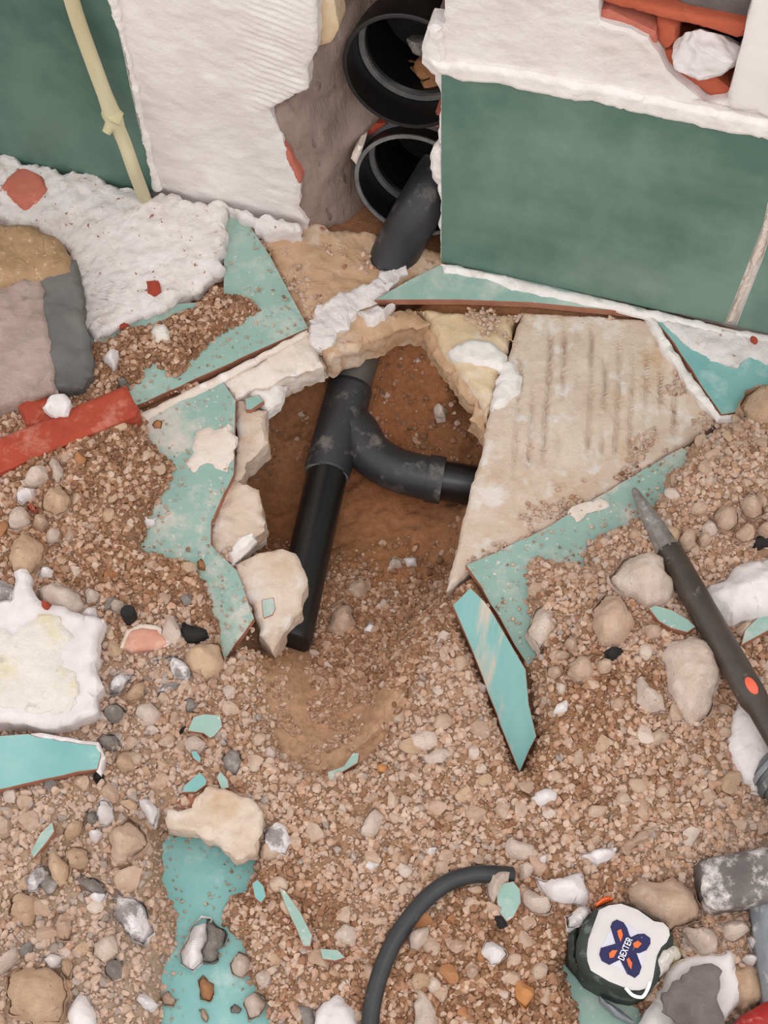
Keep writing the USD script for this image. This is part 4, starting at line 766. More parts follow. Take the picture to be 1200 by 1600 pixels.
 ([(60, 936), (68, 930), (77, 936), (76, 946), (62, 946)], .030, 'red_brick', 'red brick pebble sitting on top of the cream plaster slab'),
 ([(248, 958), (256, 946), (272, 948), (280, 990), (272, 1002), (256, 996)], .018, 'pale_stone', 'upright pinkish mortar stick beside the terracotta shard'),
 ([(278, 1026), (300, 1006), (336, 1000), (350, 1024), (346, 1052), (322, 1058), (294, 1040)], .018, 'sandy_stone', 'yellowish crumbly lump below the black shard'),
 ([(258, 1024), (274, 1020), (294, 1040), (292, 1062), (276, 1058)], .016, 'grey_white_lump', 'dark grey and white splinter left of the yellowish crumbly lump'),
 ([(238, 1076), (250, 1066), (280, 1058), (282, 1064), (258, 1080), (242, 1082)], .014, 'grey_white_lump', 'grey slate strip below the dark splinter'),
 ([(160, 1070), (176, 1050), (198, 1046), (204, 1052), (184, 1078), (164, 1084)], .022, 'grey_white_lump', 'shiny grey slate piece at the right edge of the cream slab'),
 ([(186, 1086), (206, 1066), (220, 1056), (228, 1062), (224, 1084), (204, 1092)], .018, 'sandy_stone', 'sandy triangular stone right of the shiny grey slate'),
 ([(158, 1112), (164, 1098), (182, 1094), (194, 1104), (192, 1122), (174, 1130)], .020, 'grey_lump', 'brown-grey round stone right of the cream slab'),
 ([(150, 1150), (158, 1140), (176, 1142), (188, 1158), (178, 1170), (162, 1168)], .018, 'grey_lump', 'dark grey pebble at the tip of the big turquoise shard'),
 ([(210, 1110), (214, 1098), (236, 1096), (250, 1108), (244, 1126), (224, 1130)], .018, 'pale_stone', 'round pinkish stone below the sandy triangular stone'),
 ([(176, 1190), (182, 1172), (198, 1166), (212, 1180), (208, 1204), (188, 1210)], .018, 'sandy_stone', 'round beige stone right of the tip of the big turquoise shard'),
 ([(284, 1158), (290, 1144), (308, 1142), (320, 1158), (312, 1172), (294, 1174)], .018, 'pale_stone', 'round pale stone just below the small teal shard'),
 ([(284, 1090), (294, 1084), (310, 1094), (306, 1110), (288, 1110)], .014, 'grey_lump', 'grey pebble above the small teal shard'),
 ([(346, 1180), (354, 1166), (372, 1170), (374, 1194), (366, 1206), (350, 1194)], .016, 'grey_lump', 'purple-grey stone left of the dusty trough'),
 ([(34, 746), (46, 726), (66, 712), (76, 724), (74, 742), (58, 752), (40, 752)], .022, 'pale_stone', 'pale lump tucked under the middle of the brick strip'),
 ([(78, 716), (88, 702), (96, 714), (96, 736), (86, 748), (78, 738)], .020, 'pale_stone', 'narrow pale lump right of the pale lump under the brick strip'),
 ([(60, 776), (70, 756), (92, 750), (110, 766), (104, 788), (86, 796), (66, 788)], .022, 'sandy_stone', 'round beige lump with a dimple in the left heap'),
 ([(20, 770), (34, 758), (54, 754), (50, 772), (30, 780)], .018, 'white_plaster_lump', 'whitish chip left of the dimpled round lump'),
 ([(38, 784), (46, 781), (58, 786), (50, 792), (40, 790)], .022, 'red_brick', 'thin red brick chip left of the dimpled round lump'),
 ([(8, 806), (22, 786), (40, 792), (42, 812), (24, 822), (10, 818)], .020, 'pale_stone', 'pale lump at the left edge below the red chip'),
 ([(68, 832), (76, 822), (94, 822), (90, 838), (74, 844)], .014, 'pale_stone', 'smooth oval pebble at the edge of the left heap'),
 ([(4, 870), (14, 838), (36, 828), (60, 838), (66, 862), (44, 884), (18, 890)], .028, 'sandy_stone', 'crumbly sandy lump at the left edge of the left heap'),
 ([(52, 798), (66, 796), (74, 812), (64, 822), (50, 814)], .016, 'beige_stone', 'beige pebble below the dimpled round lump'),
 ([(234, 518), (240, 508), (256, 504), (266, 514), (264, 530), (240, 532)], .008, 'plaster_cream', 'cream oval chip with a tail on the brown gravel by the white rubble'),
 ([(160, 556), (166, 542), (182, 544), (184, 562), (176, 580), (172, 566)], .014, 'white_plaster_lump', 'white chip standing beside the dark side of the grey block'),
 ([(181, 588), (192, 582), (198, 594), (188, 602)], .012, 'grey_lump', 'small grey pebble above the tip of the brick strip'),
 ([(218, 808), (226, 800), (232, 812), (244, 804), (242, 820), (228, 822)], .008, 'white_plaster_lump', 'white chip at the left rim of the dusty teal tile'),
 ([(308, 876), (314, 873), (321, 880), (318, 889), (310, 886)], .005, 'brown_stone', 'lone reddish brown pebble on the dusty teal tile'),
 ([(238, 660), (244, 654), (252, 658), (250, 666), (241, 666)], .006, 'brown_stone', 'lone dark pebble on the teal tile right of the brick strip'),
 ([(534, 920), (546, 906), (562, 896), (580, 900), (586, 918), (568, 930), (556, 938)], .020, 'beige_stone', 'pale lump on the soil right of the black pipe'),
 ([(512, 975), (520, 940), (534, 930), (552, 944), (556, 976), (546, 998), (524, 998)], .026, 'beige_stone', 'large upright beige lump beside the lower black pipe'),
 ([(602, 888), (612, 866), (630, 870), (628, 880), (612, 894)], .012, 'pale_stone', 'hollow pale chip lying at the bottom of the hole'),
 ([(628, 868), (650, 868), (654, 884), (636, 884)], .012, 'white_plaster_lump', 'grey and white chip at the bottom of the hole under the big slab'),
 ([(588, 940), (596, 931), (608, 938), (606, 948), (592, 948)], .012, 'pale_stone', 'small pale cube of mortar in the bottom of the hole'),
 ([(570, 980), (576, 970), (584, 976), (582, 988), (574, 988)], .010, 'white_plaster_lump', 'bright white pebble in the mouth of the trough'),
 ([(678, 632), (686, 624), (698, 636), (696, 648), (684, 646)], .012, 'pale_stone', 'pale stone stuck in the far soil face of the hole'),
 ([(424, 1000), (436, 994), (448, 1000), (446, 1010), (430, 1010)], .012, 'sandy_stone', 'small stone blocking the open end of the black pipe'),
 ([(476, 848), (490, 842), (506, 852), (506, 862), (488, 864)], .012, 'beige_stone', 'beige stone wedged left of the lower black pipe'),
 ([(738, 1068), (748, 1062), (762, 1070), (758, 1082), (742, 1082)], .010, 'pale_stone', 'pale pebble left of the pointed turquoise shard'),
 ([(640, 1150), (658, 1136), (680, 1142), (686, 1160), (664, 1170), (646, 1164)], .010, 'pale_stone', 'flat pale mortar piece below right of the trough'),
 ([(655, 1174), (680, 1166), (720, 1164), (722, 1182), (690, 1190), (662, 1190)], .009, 'pale_stone', 'larger flat pale mortar piece below the flat piece right of the trough'),
 ([(588, 1196), (594, 1190), (606, 1194), (602, 1206), (590, 1204)], .008, 'orange_stone', 'orange pebble right of the forked teal shard'),
 ([(1060, 838), (1074, 820), (1092, 822), (1092, 846), (1078, 852), (1066, 850)], .018, 'beige_stone', 'rounded stone touching the right side of the bar tip in the sandy heap'),
 ([(1094, 834), (1108, 826), (1118, 838), (1108, 850), (1096, 850)], .016, 'beige_stone', 'round stone right of the rounded stone in the sandy heap'),
 ([(1096, 830), (1112, 804), (1126, 828), (1112, 834)], .016, 'pale_stone', 'triangular stone in the middle of the sandy heap'),
 ([(1118, 798), (1130, 786), (1154, 792), (1156, 812), (1138, 822), (1122, 816)], .022, 'beige_stone', 'largest stone in the middle of the sandy heap'),
 ([(1150, 820), (1164, 808), (1182, 820), (1184, 836), (1164, 840), (1152, 834)], .020, 'beige_stone', 'long stone above the whitish chunk in the sandy heap'),
 ([(1160, 776), (1172, 760), (1192, 768), (1198, 790), (1180, 802), (1164, 796)], .024, 'beige_stone', 'upright stone at the right edge of the sandy heap'),
 ([(1030, 812), (1044, 802), (1058, 812), (1054, 824), (1036, 820)], .014, 'pale_stone', 'pinkish stone just right of the bar tip'),
 ([(1186, 820), (1198, 808), (1230, 812), (1230, 830), (1200, 834)], .022, 'beige_stone', 'stone at the right edge below the upright stone'),
]
for k, (px, h, m, label) in enumerate(LUMPS):
    name = {'pale_stone': 'mortar_lump', 'beige_stone': 'mortar_lump', 'sandy_stone': 'mortar_lump', 'white_plaster_lump': 'plaster_lump', 'grey_white_lump': 'plaster_lump', 'plaster_cream': 'plaster_lump', 'red_brick': 'brick_fragment'}.get(m, 'stone')
    cat = {'mortar_lump': 'mortar lump', 'plaster_lump': 'plaster piece', 'brick_fragment': 'brick fragment', 'stone': 'stone'}[name]
    big = max(np.ptp(np.array(px), 0)) > 45
    lift = None
    if 'on top of the cream' in label: lift = 0.025
    if 'cream plaster chip lying on the right side' in label: lift = 0.019
    lump(px, h*1.3, m, name, label, cat, noise=0.0036 if big else 0.0022, nscale=110 if big else 170, rough=0.0032 if big else 0.0018, seed=200+k, res=0.0022 if big else 0.0018, lift=lift, sink=0.42, dome=0.12*h)

# chunk with a charcoal face, its white coat and grey face told apart
dc = thing('plaster_chunk', 'white plaster chunk with a charcoal grey face between tape measure and hammer handle', 'plaster piece')
lump([(996, 1650), (1000, 1600), (1030, 1540), (1042, 1512), (1070, 1490), (1100, 1478), (1146, 1484), (1154, 1516), (1162, 1560), (1134, 1592), (1120, 1650)], 0.040, 'white_plaster_lump', 'body', None, None, bevel=0.008, noise=0.003, parent=dc, seed=130, lift=0.002)
lump([(1036, 1640), (1052, 1596), (1030, 1580), (1034, 1550), (1060, 1524), (1080, 1506), (1112, 1508), (1124, 1520), (1130, 1560), (1128, 1590), (1104, 1640)], 0.006, 'charcoal_face', 'charcoal_face', None, None, bevel=0.002, noise=0.0024, parent=dc, seed=131, lift=0.037, sink=0.3, rough=0.004)

# pinkish ceramic side under the white sheet at the right edge
solo('tile_piece', slab(poly([(1116, 1166), (1128, 1158), (1148, 1190), (1166, 1222), (1190, 1240), (1290, 1250), (1290, 1330), (1180, 1304), (1160, 1262), (1138, 1218)], 0.010, 0.001), 0.012, 0.010, 0.002, 0.0006, 90, 0.005), M['clay_body'], 'pinkish brown ceramic piece under the white plaster sheet at the right edge', 'tile shard')
solo('mortar_lump', slab(poly([(1140, 1236), (1152, 1238), (1166, 1262), (1166, 1282), (1156, 1290), (1148, 1262)], 0.018, 0.001), 0.020, 0.012, 0.003, 0.0012, 120, 0.003), M['pale_stone'], 'narrow pale mortar strip on the edge of the pinkish ceramic piece', 'mortar lump')

# black bits
p = on(201, 959, 0.010)
solo('rubber_plug', tube([p+np.array([0, 0, -0.012]), p+np.array([0, 0, 0.004]), p+np.array([0, 0, 0.006])], [0.0056, 0.0056, 0.0046], 20), M['black_lump'], 'round black plug stuck upright in the gravel left of the terracotta shard', 'plug')
lump([(282, 974), (288, 970), (302, 978), (320, 984), (324, 992), (304, 1000), (290, 1000), (284, 986)], 0.014, 'black_lump', 'bitumen_shard', 'black pointed shard left of the teal tile end', 'shard', seed=140, bevel=0.003)
for k, (px, lab) in enumerate([([(942, 1016), (956, 1010), (972, 1012), (970, 1022), (956, 1030), (944, 1026)], 'black lump in the gap under the round beige lump'), ([(776, 1426), (786, 1432), (792, 1446), (782, 1450), (774, 1440)], 'black lump under the lower tip of the oval teal shard'), ([(276, 1142), (288, 1130), (300, 1128), (288, 1142), (280, 1148)], 'narrow black lump left of the small teal shard'), ([(1172, 838), (1186, 832), (1210, 830), (1210, 850), (1178, 858)], 'black lump in the gap above the whitish chunk at the right edge'), ([(146, 1208), (158, 1204), (160, 1216), (150, 1222)], 'black lump under the tip of the big turquoise shard')]):
    lump(px, 0.010, 'black_lump', 'bitumen_shard', lab, 'shard', seed=150+k, sink=0.35)

# ------------------------------------------------------------------ black hose
hp = [on(x, y, 0.007) for x, y in [(800, 1366), (770, 1366), (738, 1367), (700, 1379), (662, 1408), (626, 1454), (602, 1500), (586, 1550), (578, 1606), (580, 1700)]]
for q_ in hp: q_[2] = max(q_[2], 0.009)
hp = np.array(hp); hp[0][2] -= 0.004
solo('hose', tube(spline(hp, 8), 0.0061, 20), M['hose_rubber'], 'thin black rubber hose curving through the gravel to the bottom edge', 'hose')

# ------------------------------------------------------------------ pointed steel bar and the drill it sits in
bar = thing('steel_bar', 'pointed brown steel chisel bar lying diagonally across the rubble at right', 'chisel')
b0, b1 = G(990, 764, 0.016), G(1206, 1142, 0.056)
dv = b1-b0; Lb = np.linalg.norm(dv); dv /= Lb
at = lambda s: b0+dv*s
obj('shank', tube([at(0.062), at(0.070), at(Lb*0.84), at(Lb*0.88), at(Lb*0.92), at(Lb*1.35)], [0.0098, 0.0102, 0.0106, 0.0106, 0.0084, 0.0084], 14), M['steel_dark'], bar, smooth=30)
obj('point', tube([at(0), at(0.004), at(0.026), at(0.064)], [0.0018, 0.0034, 0.0066, 0.0100], 8), M['steel_tip'], bar, smooth=20)
rmk = proj(at(Lb*0.86)); 
side = np.cross(dv, [0, 0, 1.0]); side /= np.linalg.norm(side); upv = np.cross(side, dv)
v, f = trimesh.creation.icosphere(2).vertices.copy(), trimesh.creation.icosphere(2).faces
obj('red_mark', ((v[:, :1]*0.0075)*dv + (v[:, 1:2]*0.0038)*side + (v[:, 2:]*0.0016)*upv + at(Lb*0.855)+upv*0.0101, f), M['red_mark'], bar, label='red paint spot')
drill = thing('drill', 'dark grey rounded nose of a power drill poking in at the right edge', 'drill')
d0, d1 = G(1178, 1172, 0.030), G(1330, 1330, 0.040)
dd = (d1-d0)/np.linalg.norm(d1-d0)
d0 = d0 + np.array([0.012, 0, 0])
obj('nose', tube([d0, d0+dd*0.004, d0+dd*0.012, d0+dd*0.12], [0.012, 0.020, 0.024, 0.026], 28), M['drill_grey'], drill)
for k in range(3):
    obj('nose_ring', tube([d0+dd*(0.014+0.012*k), d0+dd*(0.019+0.012*k)], 0.0258, 28), M['drill_grey'], drill)
obj('steel_ring', tube([d0+dd*0.006, d0+dd*0.010], [0.0228, 0.0245], 28), M['handle_steel'], drill)

# ------------------------------------------------------------------ hammer
ham = thing('hammer', 'club hammer with a dusty dark steel head at the lower right edge', 'hammer')
zt = 0.050
hg = poly([(1094, 1346), (1104, 1338), (1140, 1330), (1300, 1300), (1330, 1390), (1200, 1406), (1120, 1418), (1106, 1410), (1098, 1390)], zt)
obj('head', slab(hg, zt, 0.042, 0.006, 0.0007, 70, 0.004, 5), M['hammer_steel'], ham)
obj('striking_face', slab(poly([(1089, 1350), (1095, 1342), (1105, 1338), (1108, 1412), (1100, 1402), (1093, 1380)], zt-0.004), zt-0.003, 0.036, 0.005, 0.0003, 70, 0.004, 5), M['hammer_end'], ham)
obj('handle', slab(poly([(1172, 1400), (1260, 1385), (1300, 1660), (1212, 1680), (1190, 1520)], 0.034), 0.038, 0.026, 0.009, 0.0004, 60, 0.004, 6), M['handle_steel'], ham)
rp = thing('red_tool', 'red plastic tool edge showing in the lower right corner', 'tool')
obj('red_shell', tube([G(1136, 1640, 0.026), G(1172, 1612, 0.026), G(1210, 1592, 0.028), G(1300, 1564, 0.030)], [0.008, 0.0115, 0.0125, 0.0130], 20), M['red_plastic'], rp)
obj('dark_grip', tube([G(1136, 1616, 0.022), G(1176, 1594, 0.023), G(1296, 1544, 0.024)], [0.005, 0.006, 0.007], 16), M['hammer_end'], rp)

# ------------------------------------------------------------------ tape measure with its emblem
zt = 0.044
tm = thing('tape_measure', 'black and white tape measure with a navy cross emblem lying in the rubble', 'tape measure')
def T(u, v): return (860+u/5.4545, 1380+v/5.4545)
face = [T(*q_) for q_ in [(420, 230), (500, 195), (600, 180), (740, 230), (820, 285), (880, 330), (960, 342), (1005, 385), (1012, 440), (985, 500), (940, 540), (900, 620), (885, 720), (870, 800), (850, 880), (760, 905), (690, 905), (640, 890), (500, 830), (420, 785), (350, 740), (322, 660), (316, 590), (330, 480), (380, 330)]]
case = [T(*q_) for q_ in [(370, 215), (480, 165), (620, 152), (760, 200), (900, 300), (1010, 350), (1060, 430), (1060, 520), (980, 640), (930, 820), (850, 930), (740, 960), (620, 940), (470, 880), (330, 800), (258, 700), (225, 600), (235, 470), (280, 330)]]
gc = poly(case, zt)
obj('case', slab(gc, zt, 0.040, 0.006, 0.0003, 80, 0.004, 2), M['tape_rubber'], tm)
obj('side_grip', slab(poly([T(*q_) for q_ in [(160, 420), (250, 330), (240, 480), (226, 610), (262, 705), (230, 730), (160, 640)]], zt-0.012), zt-0.012, 0.026, 0.005, 0.0006, 120, 0.003, 3), M['tape_rubber'], tm)
fg = poly(face, zt).buffer(0.0005).simplify(0.0003)
obj('face_plate', slab(fg, zt+0.0012, 0.003, 0.0012, 0, res=0.004), M['tape_face'], tm)
zf = zt+0.0013
def decal(name, pts, m, z, th=0.0005, lab=None, buf=0.0):
    g = poly([T(*q_) for q_ in pts], z)
    if buf: g = g.buffer(-buf).buffer(2*buf).buffer(-buf)
    return obj(name, slab(g, z, th, 0, 0, res=0), M[m], tm, label=lab)
decal('emblem_panel', [(545, 330), (600, 322), (840, 455), (820, 520), (760, 790), (700, 800), (436, 640), (440, 540)], 'tape_panel', zf+0.0002)
lobes = [[(515, 372), (530, 335), (565, 315), (620, 338), (650, 385), (668, 445), (700, 490), (640, 580), (560, 520)], [(640, 480), (700, 462), (745, 438), (800, 436), (846, 470), (848, 515), (815, 568), (760, 592), (680, 590)],
         [(432, 556), (540, 520), (640, 520), (650, 610), (580, 655), (500, 692), (440, 660), (420, 610)], [(590, 640), (640, 560), (720, 570), (742, 640), (772, 715), (752, 775), (718, 804), (655, 770), (625, 700)]]
g = shapely.union_all([poly([T(*q_) for q_ in l], zf).buffer(0.0003) for l in lobes])
obj('emblem', slab(g, zf+0.0006, 0.0006, 0, 0, res=0), M['tape_navy'], tm, label='navy cross emblem')
for dpt in ([(570, 405), (602, 390), (618, 440), (600, 500), (578, 450)], [(705, 512), (745, 488), (780, 515), (745, 552), (712, 548)], [(500, 598), (525, 572), (572, 570), (540, 632), (505, 638)], [(650, 650), (668, 632), (698, 680), (690, 735), (665, 700)]):
    decal('emblem_diamond', dpt, 'tape_orange', zf+0.0010)
tx = meshkit.text_mesh('DEXTER', 1.0, 0.1, bold=True)
tv = tx.vertices - [tx.bounds[0][0], 0, 0]; wd = tv[:, 0].max()
pa, pb = G(*T(624, 662), zf+0.0010), G(*T(700, 482), zf+0.0010)
ex = pb-pa; ln = np.linalg.norm(ex); ex /= ln; ey = np.cross([0, 0, 1.0], ex)
s_ = ln/wd; hh = 0.0042
obj('lettering', (pa + tv[:, :1]*s_*ex + tv[:, 1:2]*hh*ey + np.array([0, 0, 1.0])*(tv[:, 2:]*0.003), tx.faces), M['tape_white'], tm, smooth=False, label='white lettering')
obj('lock_button', slab(poly([T(*q_) for q_ in [(385, 175), (440, 118), (500, 110), (545, 128), (470, 160), (400, 190)]], zt-0.006), zt-0.004, 0.02, 0.003, 0, res=0.003), M['tape_orange'], tm, label='orange lock button')
st = [T(640, 890), T(690, 945), T(740, 968), T(790, 965), T(830, 900), T(850, 840)]
obj('wrist_cord', tube(spline([G(*q_, zt+0.001) for q_ in st], 6), 0.0012, 10), M['tape_white'], tm)
obj('hook', slab(poly([T(*q_) for q_ in [(420, 960), (600, 1080), (720, 1180), (700, 1200), (560, 1130), (430, 1010)]], 0.016), 0.018, 0.010, 0.002, 0, res=0.004), M['handle_steel'], tm)

# ------------------------------------------------------------------ white rubble along the wall foot, left
wr = poly([(-260, 172), (0, 250), (60, 262), (236, 310), (300, 318), (360, 330), (482, 362), (470, 370), (400, 364), (355, 334), (350, 400), (348, 428), (310, 462), (262, 486), (225, 500), (190, 512), (148, 536), (130, 500), (125, 450), (115, 400), (60, 356), (0, 350), (-260, 320)], 0.002, 0.006, 0.004, 9)
def crumbs(x, y):
    q = np.stack([x, y, 0*x], -1)
    return 0.006*(meshkit.fbm(q*34, 4, 61)-0.35) + 0.0045*(meshkit.fbm(q*150, 4, 62)-0.5) + 0.006*smooth01((y+0.09)/0.08)
solo('plaster_rubble', slab(wr, 0.005, 0.012, 0.004, 0.0018, 160, 0.0028, 5, crumbs), M['plaster_rubble'], 'white plaster rubble spread on the tile along the wall foot at left', 'plaster rubble', kind='stuff')

# ------------------------------------------------------------------ countable small stones, then the gravel nobody could count
GAP = ~bare & ~pit_in
PXY = proj(np.stack([GX, GY, H], -1))
VIS = (PXY[..., 0] > -30) & (PXY[..., 0] < 1230) & (PXY[..., 1] < 1640) & (GY < -0.004)
occupied = np.zeros(GX.shape, bool)
for px, h, m, label in LUMPS:
    if max(np.ptp(np.array(px), 0)) > 26: occupied |= inside(poly(px, 0.005))
for px in ([(-80, 350), (112, 400), (146, 588), (217, 640), (0, 740), (-80, 760)], [(-80, 955), (40, 896), (166, 976), (160, 1180), (153, 1206), (-80, 1250)], case, [(1092, 1345), (1300, 1300), (1300, 1680), (1000, 1640), (1030, 1540), (1172, 1490), (1172, 1420), (1106, 1412)], [(264, 1272), (320, 1240), (410, 1272), (404, 1338), (370, 1346), (264, 1296)]):
    occupied |= inside(poly(px, 0.01))
ZONES = [lambda x, y: (x < 340) & (y > 640) & (y < 930), lambda x, y: (x < 430) & (y >= 930) & (y < 1210), lambda x, y: (x < 300) & (y >= 1210), lambda x, y: (x >= 300) & (x < 600) & (y >= 1210),
         lambda x, y: (x >= 600) & (x < 880) & (y >= 1390), lambda x, y: (x >= 1020) & (y < 880), lambda x, y: (x >= 600) & (y >= 830) & (y < 1390)]
MARKS = [(100, 690, 'red brick strip'), (85, 775, 'dimpled round lump'), (35, 860, 'crumbly sandy lump at the left edge'), (290, 760, 'dusty teal tile'), (80, 1040, 'cream plaster slab'), (90, 1190, 'big turquoise shard'),
         (225, 1000, 'terracotta shard'), (201, 959, 'black plug'), (305, 985, 'black pointed shard'), (330, 1135, 'small teal shard'), (500, 1100, 'dusty trough'), (340, 1290, 'curved tile piece'), (195, 1315, 'big rough beige lump'),
         (160, 1265, 'rounded white plaster lump'), (205, 1428, 'grey lump with white face'), (55, 1548, 'biggest bottom left lump'), (66, 1312, 'leaning narrow teal shard'), (310, 1470, 'long white plaster lump'), (320, 1560, 'exposed turquoise tile'),
         (432, 1310, 'dark grey crumbly lump'), (580, 1285, 'pale pear-shaped stone'), (535, 1205, 'forked teal shard'), (462, 1430, 'slanting dusty teal strip'), (525, 1580, 'white lump at the bottom edge'), (620, 1460, 'curve of the hose'),
         (770, 1490, 'white nugget'), (794, 1408, 'oval teal shard'), (820, 1550, 'orange brown stone'), (880, 1388, 'crumpled plaster chunk'), (950, 1330, 'long white flake'), (853, 1243, 'flat oval white flake'), (775, 1080, 'long pointed turquoise shard'),
         (850, 975, 'pinkish pale stone'), (912, 1028, 'slanted mortar wedge'), (963, 962, 'round beige lump'), (1010, 900, 'big pale round lump'), (1082, 1060, 'largest pitted lump'), (1018, 1085, 'dimpled triangular stone'), (1050, 966, 'almond shaped teal shard'),
         (1150, 915, 'whitish plaster chunk'), (1138, 805, 'largest stone of the sandy heap'), (1180, 625, 'big sandy lump'), (1175, 1170, 'white plaster sheet'), (1045, 1410, 'big crumbly chunk'), (1150, 1370, 'hammer head'), (660, 1155, 'flat pale mortar piece'), (760, 930, 'dusty teal tile right of the hole'),
         (1020, 1240, 'gravel slope below the steel bar')]
TONE = {'beige_stone': 'beige', 'pale_stone': 'pale', 'sandy_stone': 'sandy yellow', 'brown_stone': 'brown', 'grey_lump': 'grey'}
def describe(px, py, m, r):
    k = min(range(len(MARKS)), key=lambda i: (MARKS[i][0]-px)**2+(MARKS[i][1]-py)**2)
    dx, dy = px-MARKS[k][0], py-MARKS[k][1]
    far = math.hypot(dx, dy) > 75
    hor, ver = ('right of' if dx > 0 else 'left of'), ('below' if dy > 0 else 'above')
    d = hor if abs(dx) > 2.2*abs(dy) else ver if abs(dy) > 2.2*abs(dx) else ('below and ' if dy > 0 else 'above and ')+hor
    size = 'tiny' if r < 0.0050 else 'small' if r < 0.0068 else 'medium' if r < 0.0085 else 'large'
    return f"{size} {TONE[m]} stone {'' if far else 'just '}{d} the {MARKS[k][2]}"
cand = np.argwhere(GAP & VIS & ~occupied & (dist_open > 0.010))
rng.shuffle(cand)
STONE = []
for k in range(10):
    v, f = rock((1, 1, 1), 500+k, 2, 9, 0.07); STONE.append((v, f))
tall = np.array([t[0] for t in cand]); count = 0; kept = []; made = []
for i, j in cand:
    px, py = PXY[i, j]; x, y = GX[i, j], GY[i, j]
    zi = next((k for k, z_ in enumerate(ZONES) if z_(px, py)), None)
    if zi is None: continue
    if zi in (0, 3, 6) and rng.random() < 0.55: continue
    r = float(np.clip(rng.lognormal(math.log(0.0053), 0.26), 0.0040, 0.0095))*(1.15 if zi in (2, 5) else 1.0)
    if any((x-a)**2+(y-b)**2 < (0.9*(r+c))**2 for a, b, c in kept): continue
    kept.append((x, y, r)); count += 1
    v, f = STONE[count % 10]
    ang = rng.uniform(0, 6.28); v2, _ = rotz((v*np.array([r, r*rng.uniform(.65, .95), r*rng.uniform(.5, .8)]), f), ang)
    m = ['beige_stone', 'beige_stone', 'sandy_stone', 'beige_stone', 'beige_stone', 'beige_stone', 'pale_stone', ['brown_stone', 'grey_lump', 'grey_lump', 'beige_stone', 'brown_stone', 'beige_stone', 'beige_stone'][zi]][int(rng.integers(8))]
    p_ = obj('rubble_stone', (v2, f), M[m], None, 22, describe(px, py, m, r), 'stone')
    made.append(p_)
    UsdGeom.Xformable(p_).AddTranslateOp().Set(Gf.Vec3d(float(x), float(y), float(H[i, j]+r*0.25)))
    if count >= 295: break

said = {}
for p_ in made: said.setdefault(p_.GetCustomDataByKey('label'), []).append(p_)
for lab, ps in said.items():
    if len(ps) > 1:
        for p_ in ps: p_.SetCustomDataByKey('group', lab.replace(' stone ', ' stones ', 1))

def scatter(name, cells, n, rlo, rhi, sig, mats_w, label, cat, shapes=4, flat=(0.45, 0.85), lift=0.25, zfix=None):
    """fine gravel nobody could count: one instancer"""
    inst = UsdGeom.PointInstancer.Define(stage, '/World/'+name)
    tag(inst.GetPrim(), label, cat, None, 'stuff')
    targets, wts = [], []
    for m, w_ in mats_w:
        for s in range(shapes):
            v, f = rock((1, 1, 1), 700+s+len(targets)*3, 1, 7, 0.1)
            q_ = usdkit.mesh(stage, numbered(f'/World/{name}/pebble'), (v, f), M[m], False)
            targets.append(q_.GetPath()); wts.append(w_/shapes)
    for t in targets: inst.GetPrototypesRel().AddTarget(t)
    pick = cells[rng.integers(0, len(cells), n)]
    x = GX[pick[:, 0], pick[:, 1]] + rng.uniform(-C/2, C/2, n); y = GY[pick[:, 0], pick[:, 1]] + rng.uniform(-C/2, C/2, n)
    r = np.clip(rng.lognormal(math.log(math.sqrt(rlo*rhi)), sig, n), rlo*0.6, rhi*1.5)
    sc = np.stack([r, r*rng.uniform(.55, 1, n), r*rng.uniform(flat[0], flat[1], n)], 1)
    z = (Hat(x, y) if zfix is None else zfix) + r*lift
    # a random turn about the vertical, then a moderate tilt
    a = rng.uniform(0, 2*np.pi, n)/2; t = rng.normal(0, 0.5, n)/2; ta = rng.uniform(0, 2*np.pi, n)
    qa = np.stack([np.cos(a), 0*a, 0*a, np.sin(a)], 1); qt = np.stack([np.cos(t), np.sin(t)*np.cos(ta), np.sin(t)*np.sin(ta), 0*t], 1)
    w0, x0, y0, z0 = qt.T; w1, x1, y1, z1 = qa.T
    qq = np.stack([w0*w1-x0*x1-y0*y1-z0*z1, w0*x1+x0*w1+y0*z1-z0*y1, w0*y1-x0*z1+y0*w1+z0*x1, w0*z1+x0*y1-y0*x1+z0*w1], 1)
    inst.CreateProtoIndicesAttr(Vt.IntArray.FromNumpy(rng.choice(len(targets), n, p=np.array(wts)/sum(wts)).astype(np.int32)))
    inst.CreatePositionsAttr(Vt.Vec3fArray.FromNumpy(np.stack([x, y, z], 1).astype(np.float32)))
    inst.CreateScalesAttr(Vt.Vec3fArray.FromNumpy(sc.astype(np.float32)))
    inst.CreateOrientationsAttr(Vt.QuathArray([Gf.Quath(float(q_[0]), float(q_[1]), float(q_[2]), float(q_[3])) for q_ in qq]))
    return inst

WIDE = (PXY[..., 0] > -170) & (PXY[..., 0] < 1370) & (PXY[..., 1] < 1740) & (GY < -0.004)
base = GAP & WIDE & (dist_open > 0.0025)
dark = np.clip((0.36-LUM)/0.10, 0, 1)          # 1 = brown dirt, 0 = pale rubble
u = np.clip(meshkit.fbm(q3*40, 3, 77)*1.6-0.3, 0, 1)*0.6 + rng.random(GX.shape)*0.4
brown = base & (u < dark)
pale = base & (u >= dark)
ash = pale & ((PXY[..., 0]+260*(meshkit.fbm(q3*22, 3, 55)-0.5)) < 300) & (PXY[..., 1] > 950)
pale &= ~ash
scatter('brown_gravel', np.argwhere(brown), 54000, 0.0006, 0.0021, 0.62, [('gravel_brown_a', 3), ('gravel_brown_b', 2.0), ('gravel_tan_a', 2.2), ('gravel_pale_a', 0.9)], 'fine brown gravel and crumbs strewn thickly over the broken floor', 'gravel', flat=(0.4, 0.95), lift=0.45)
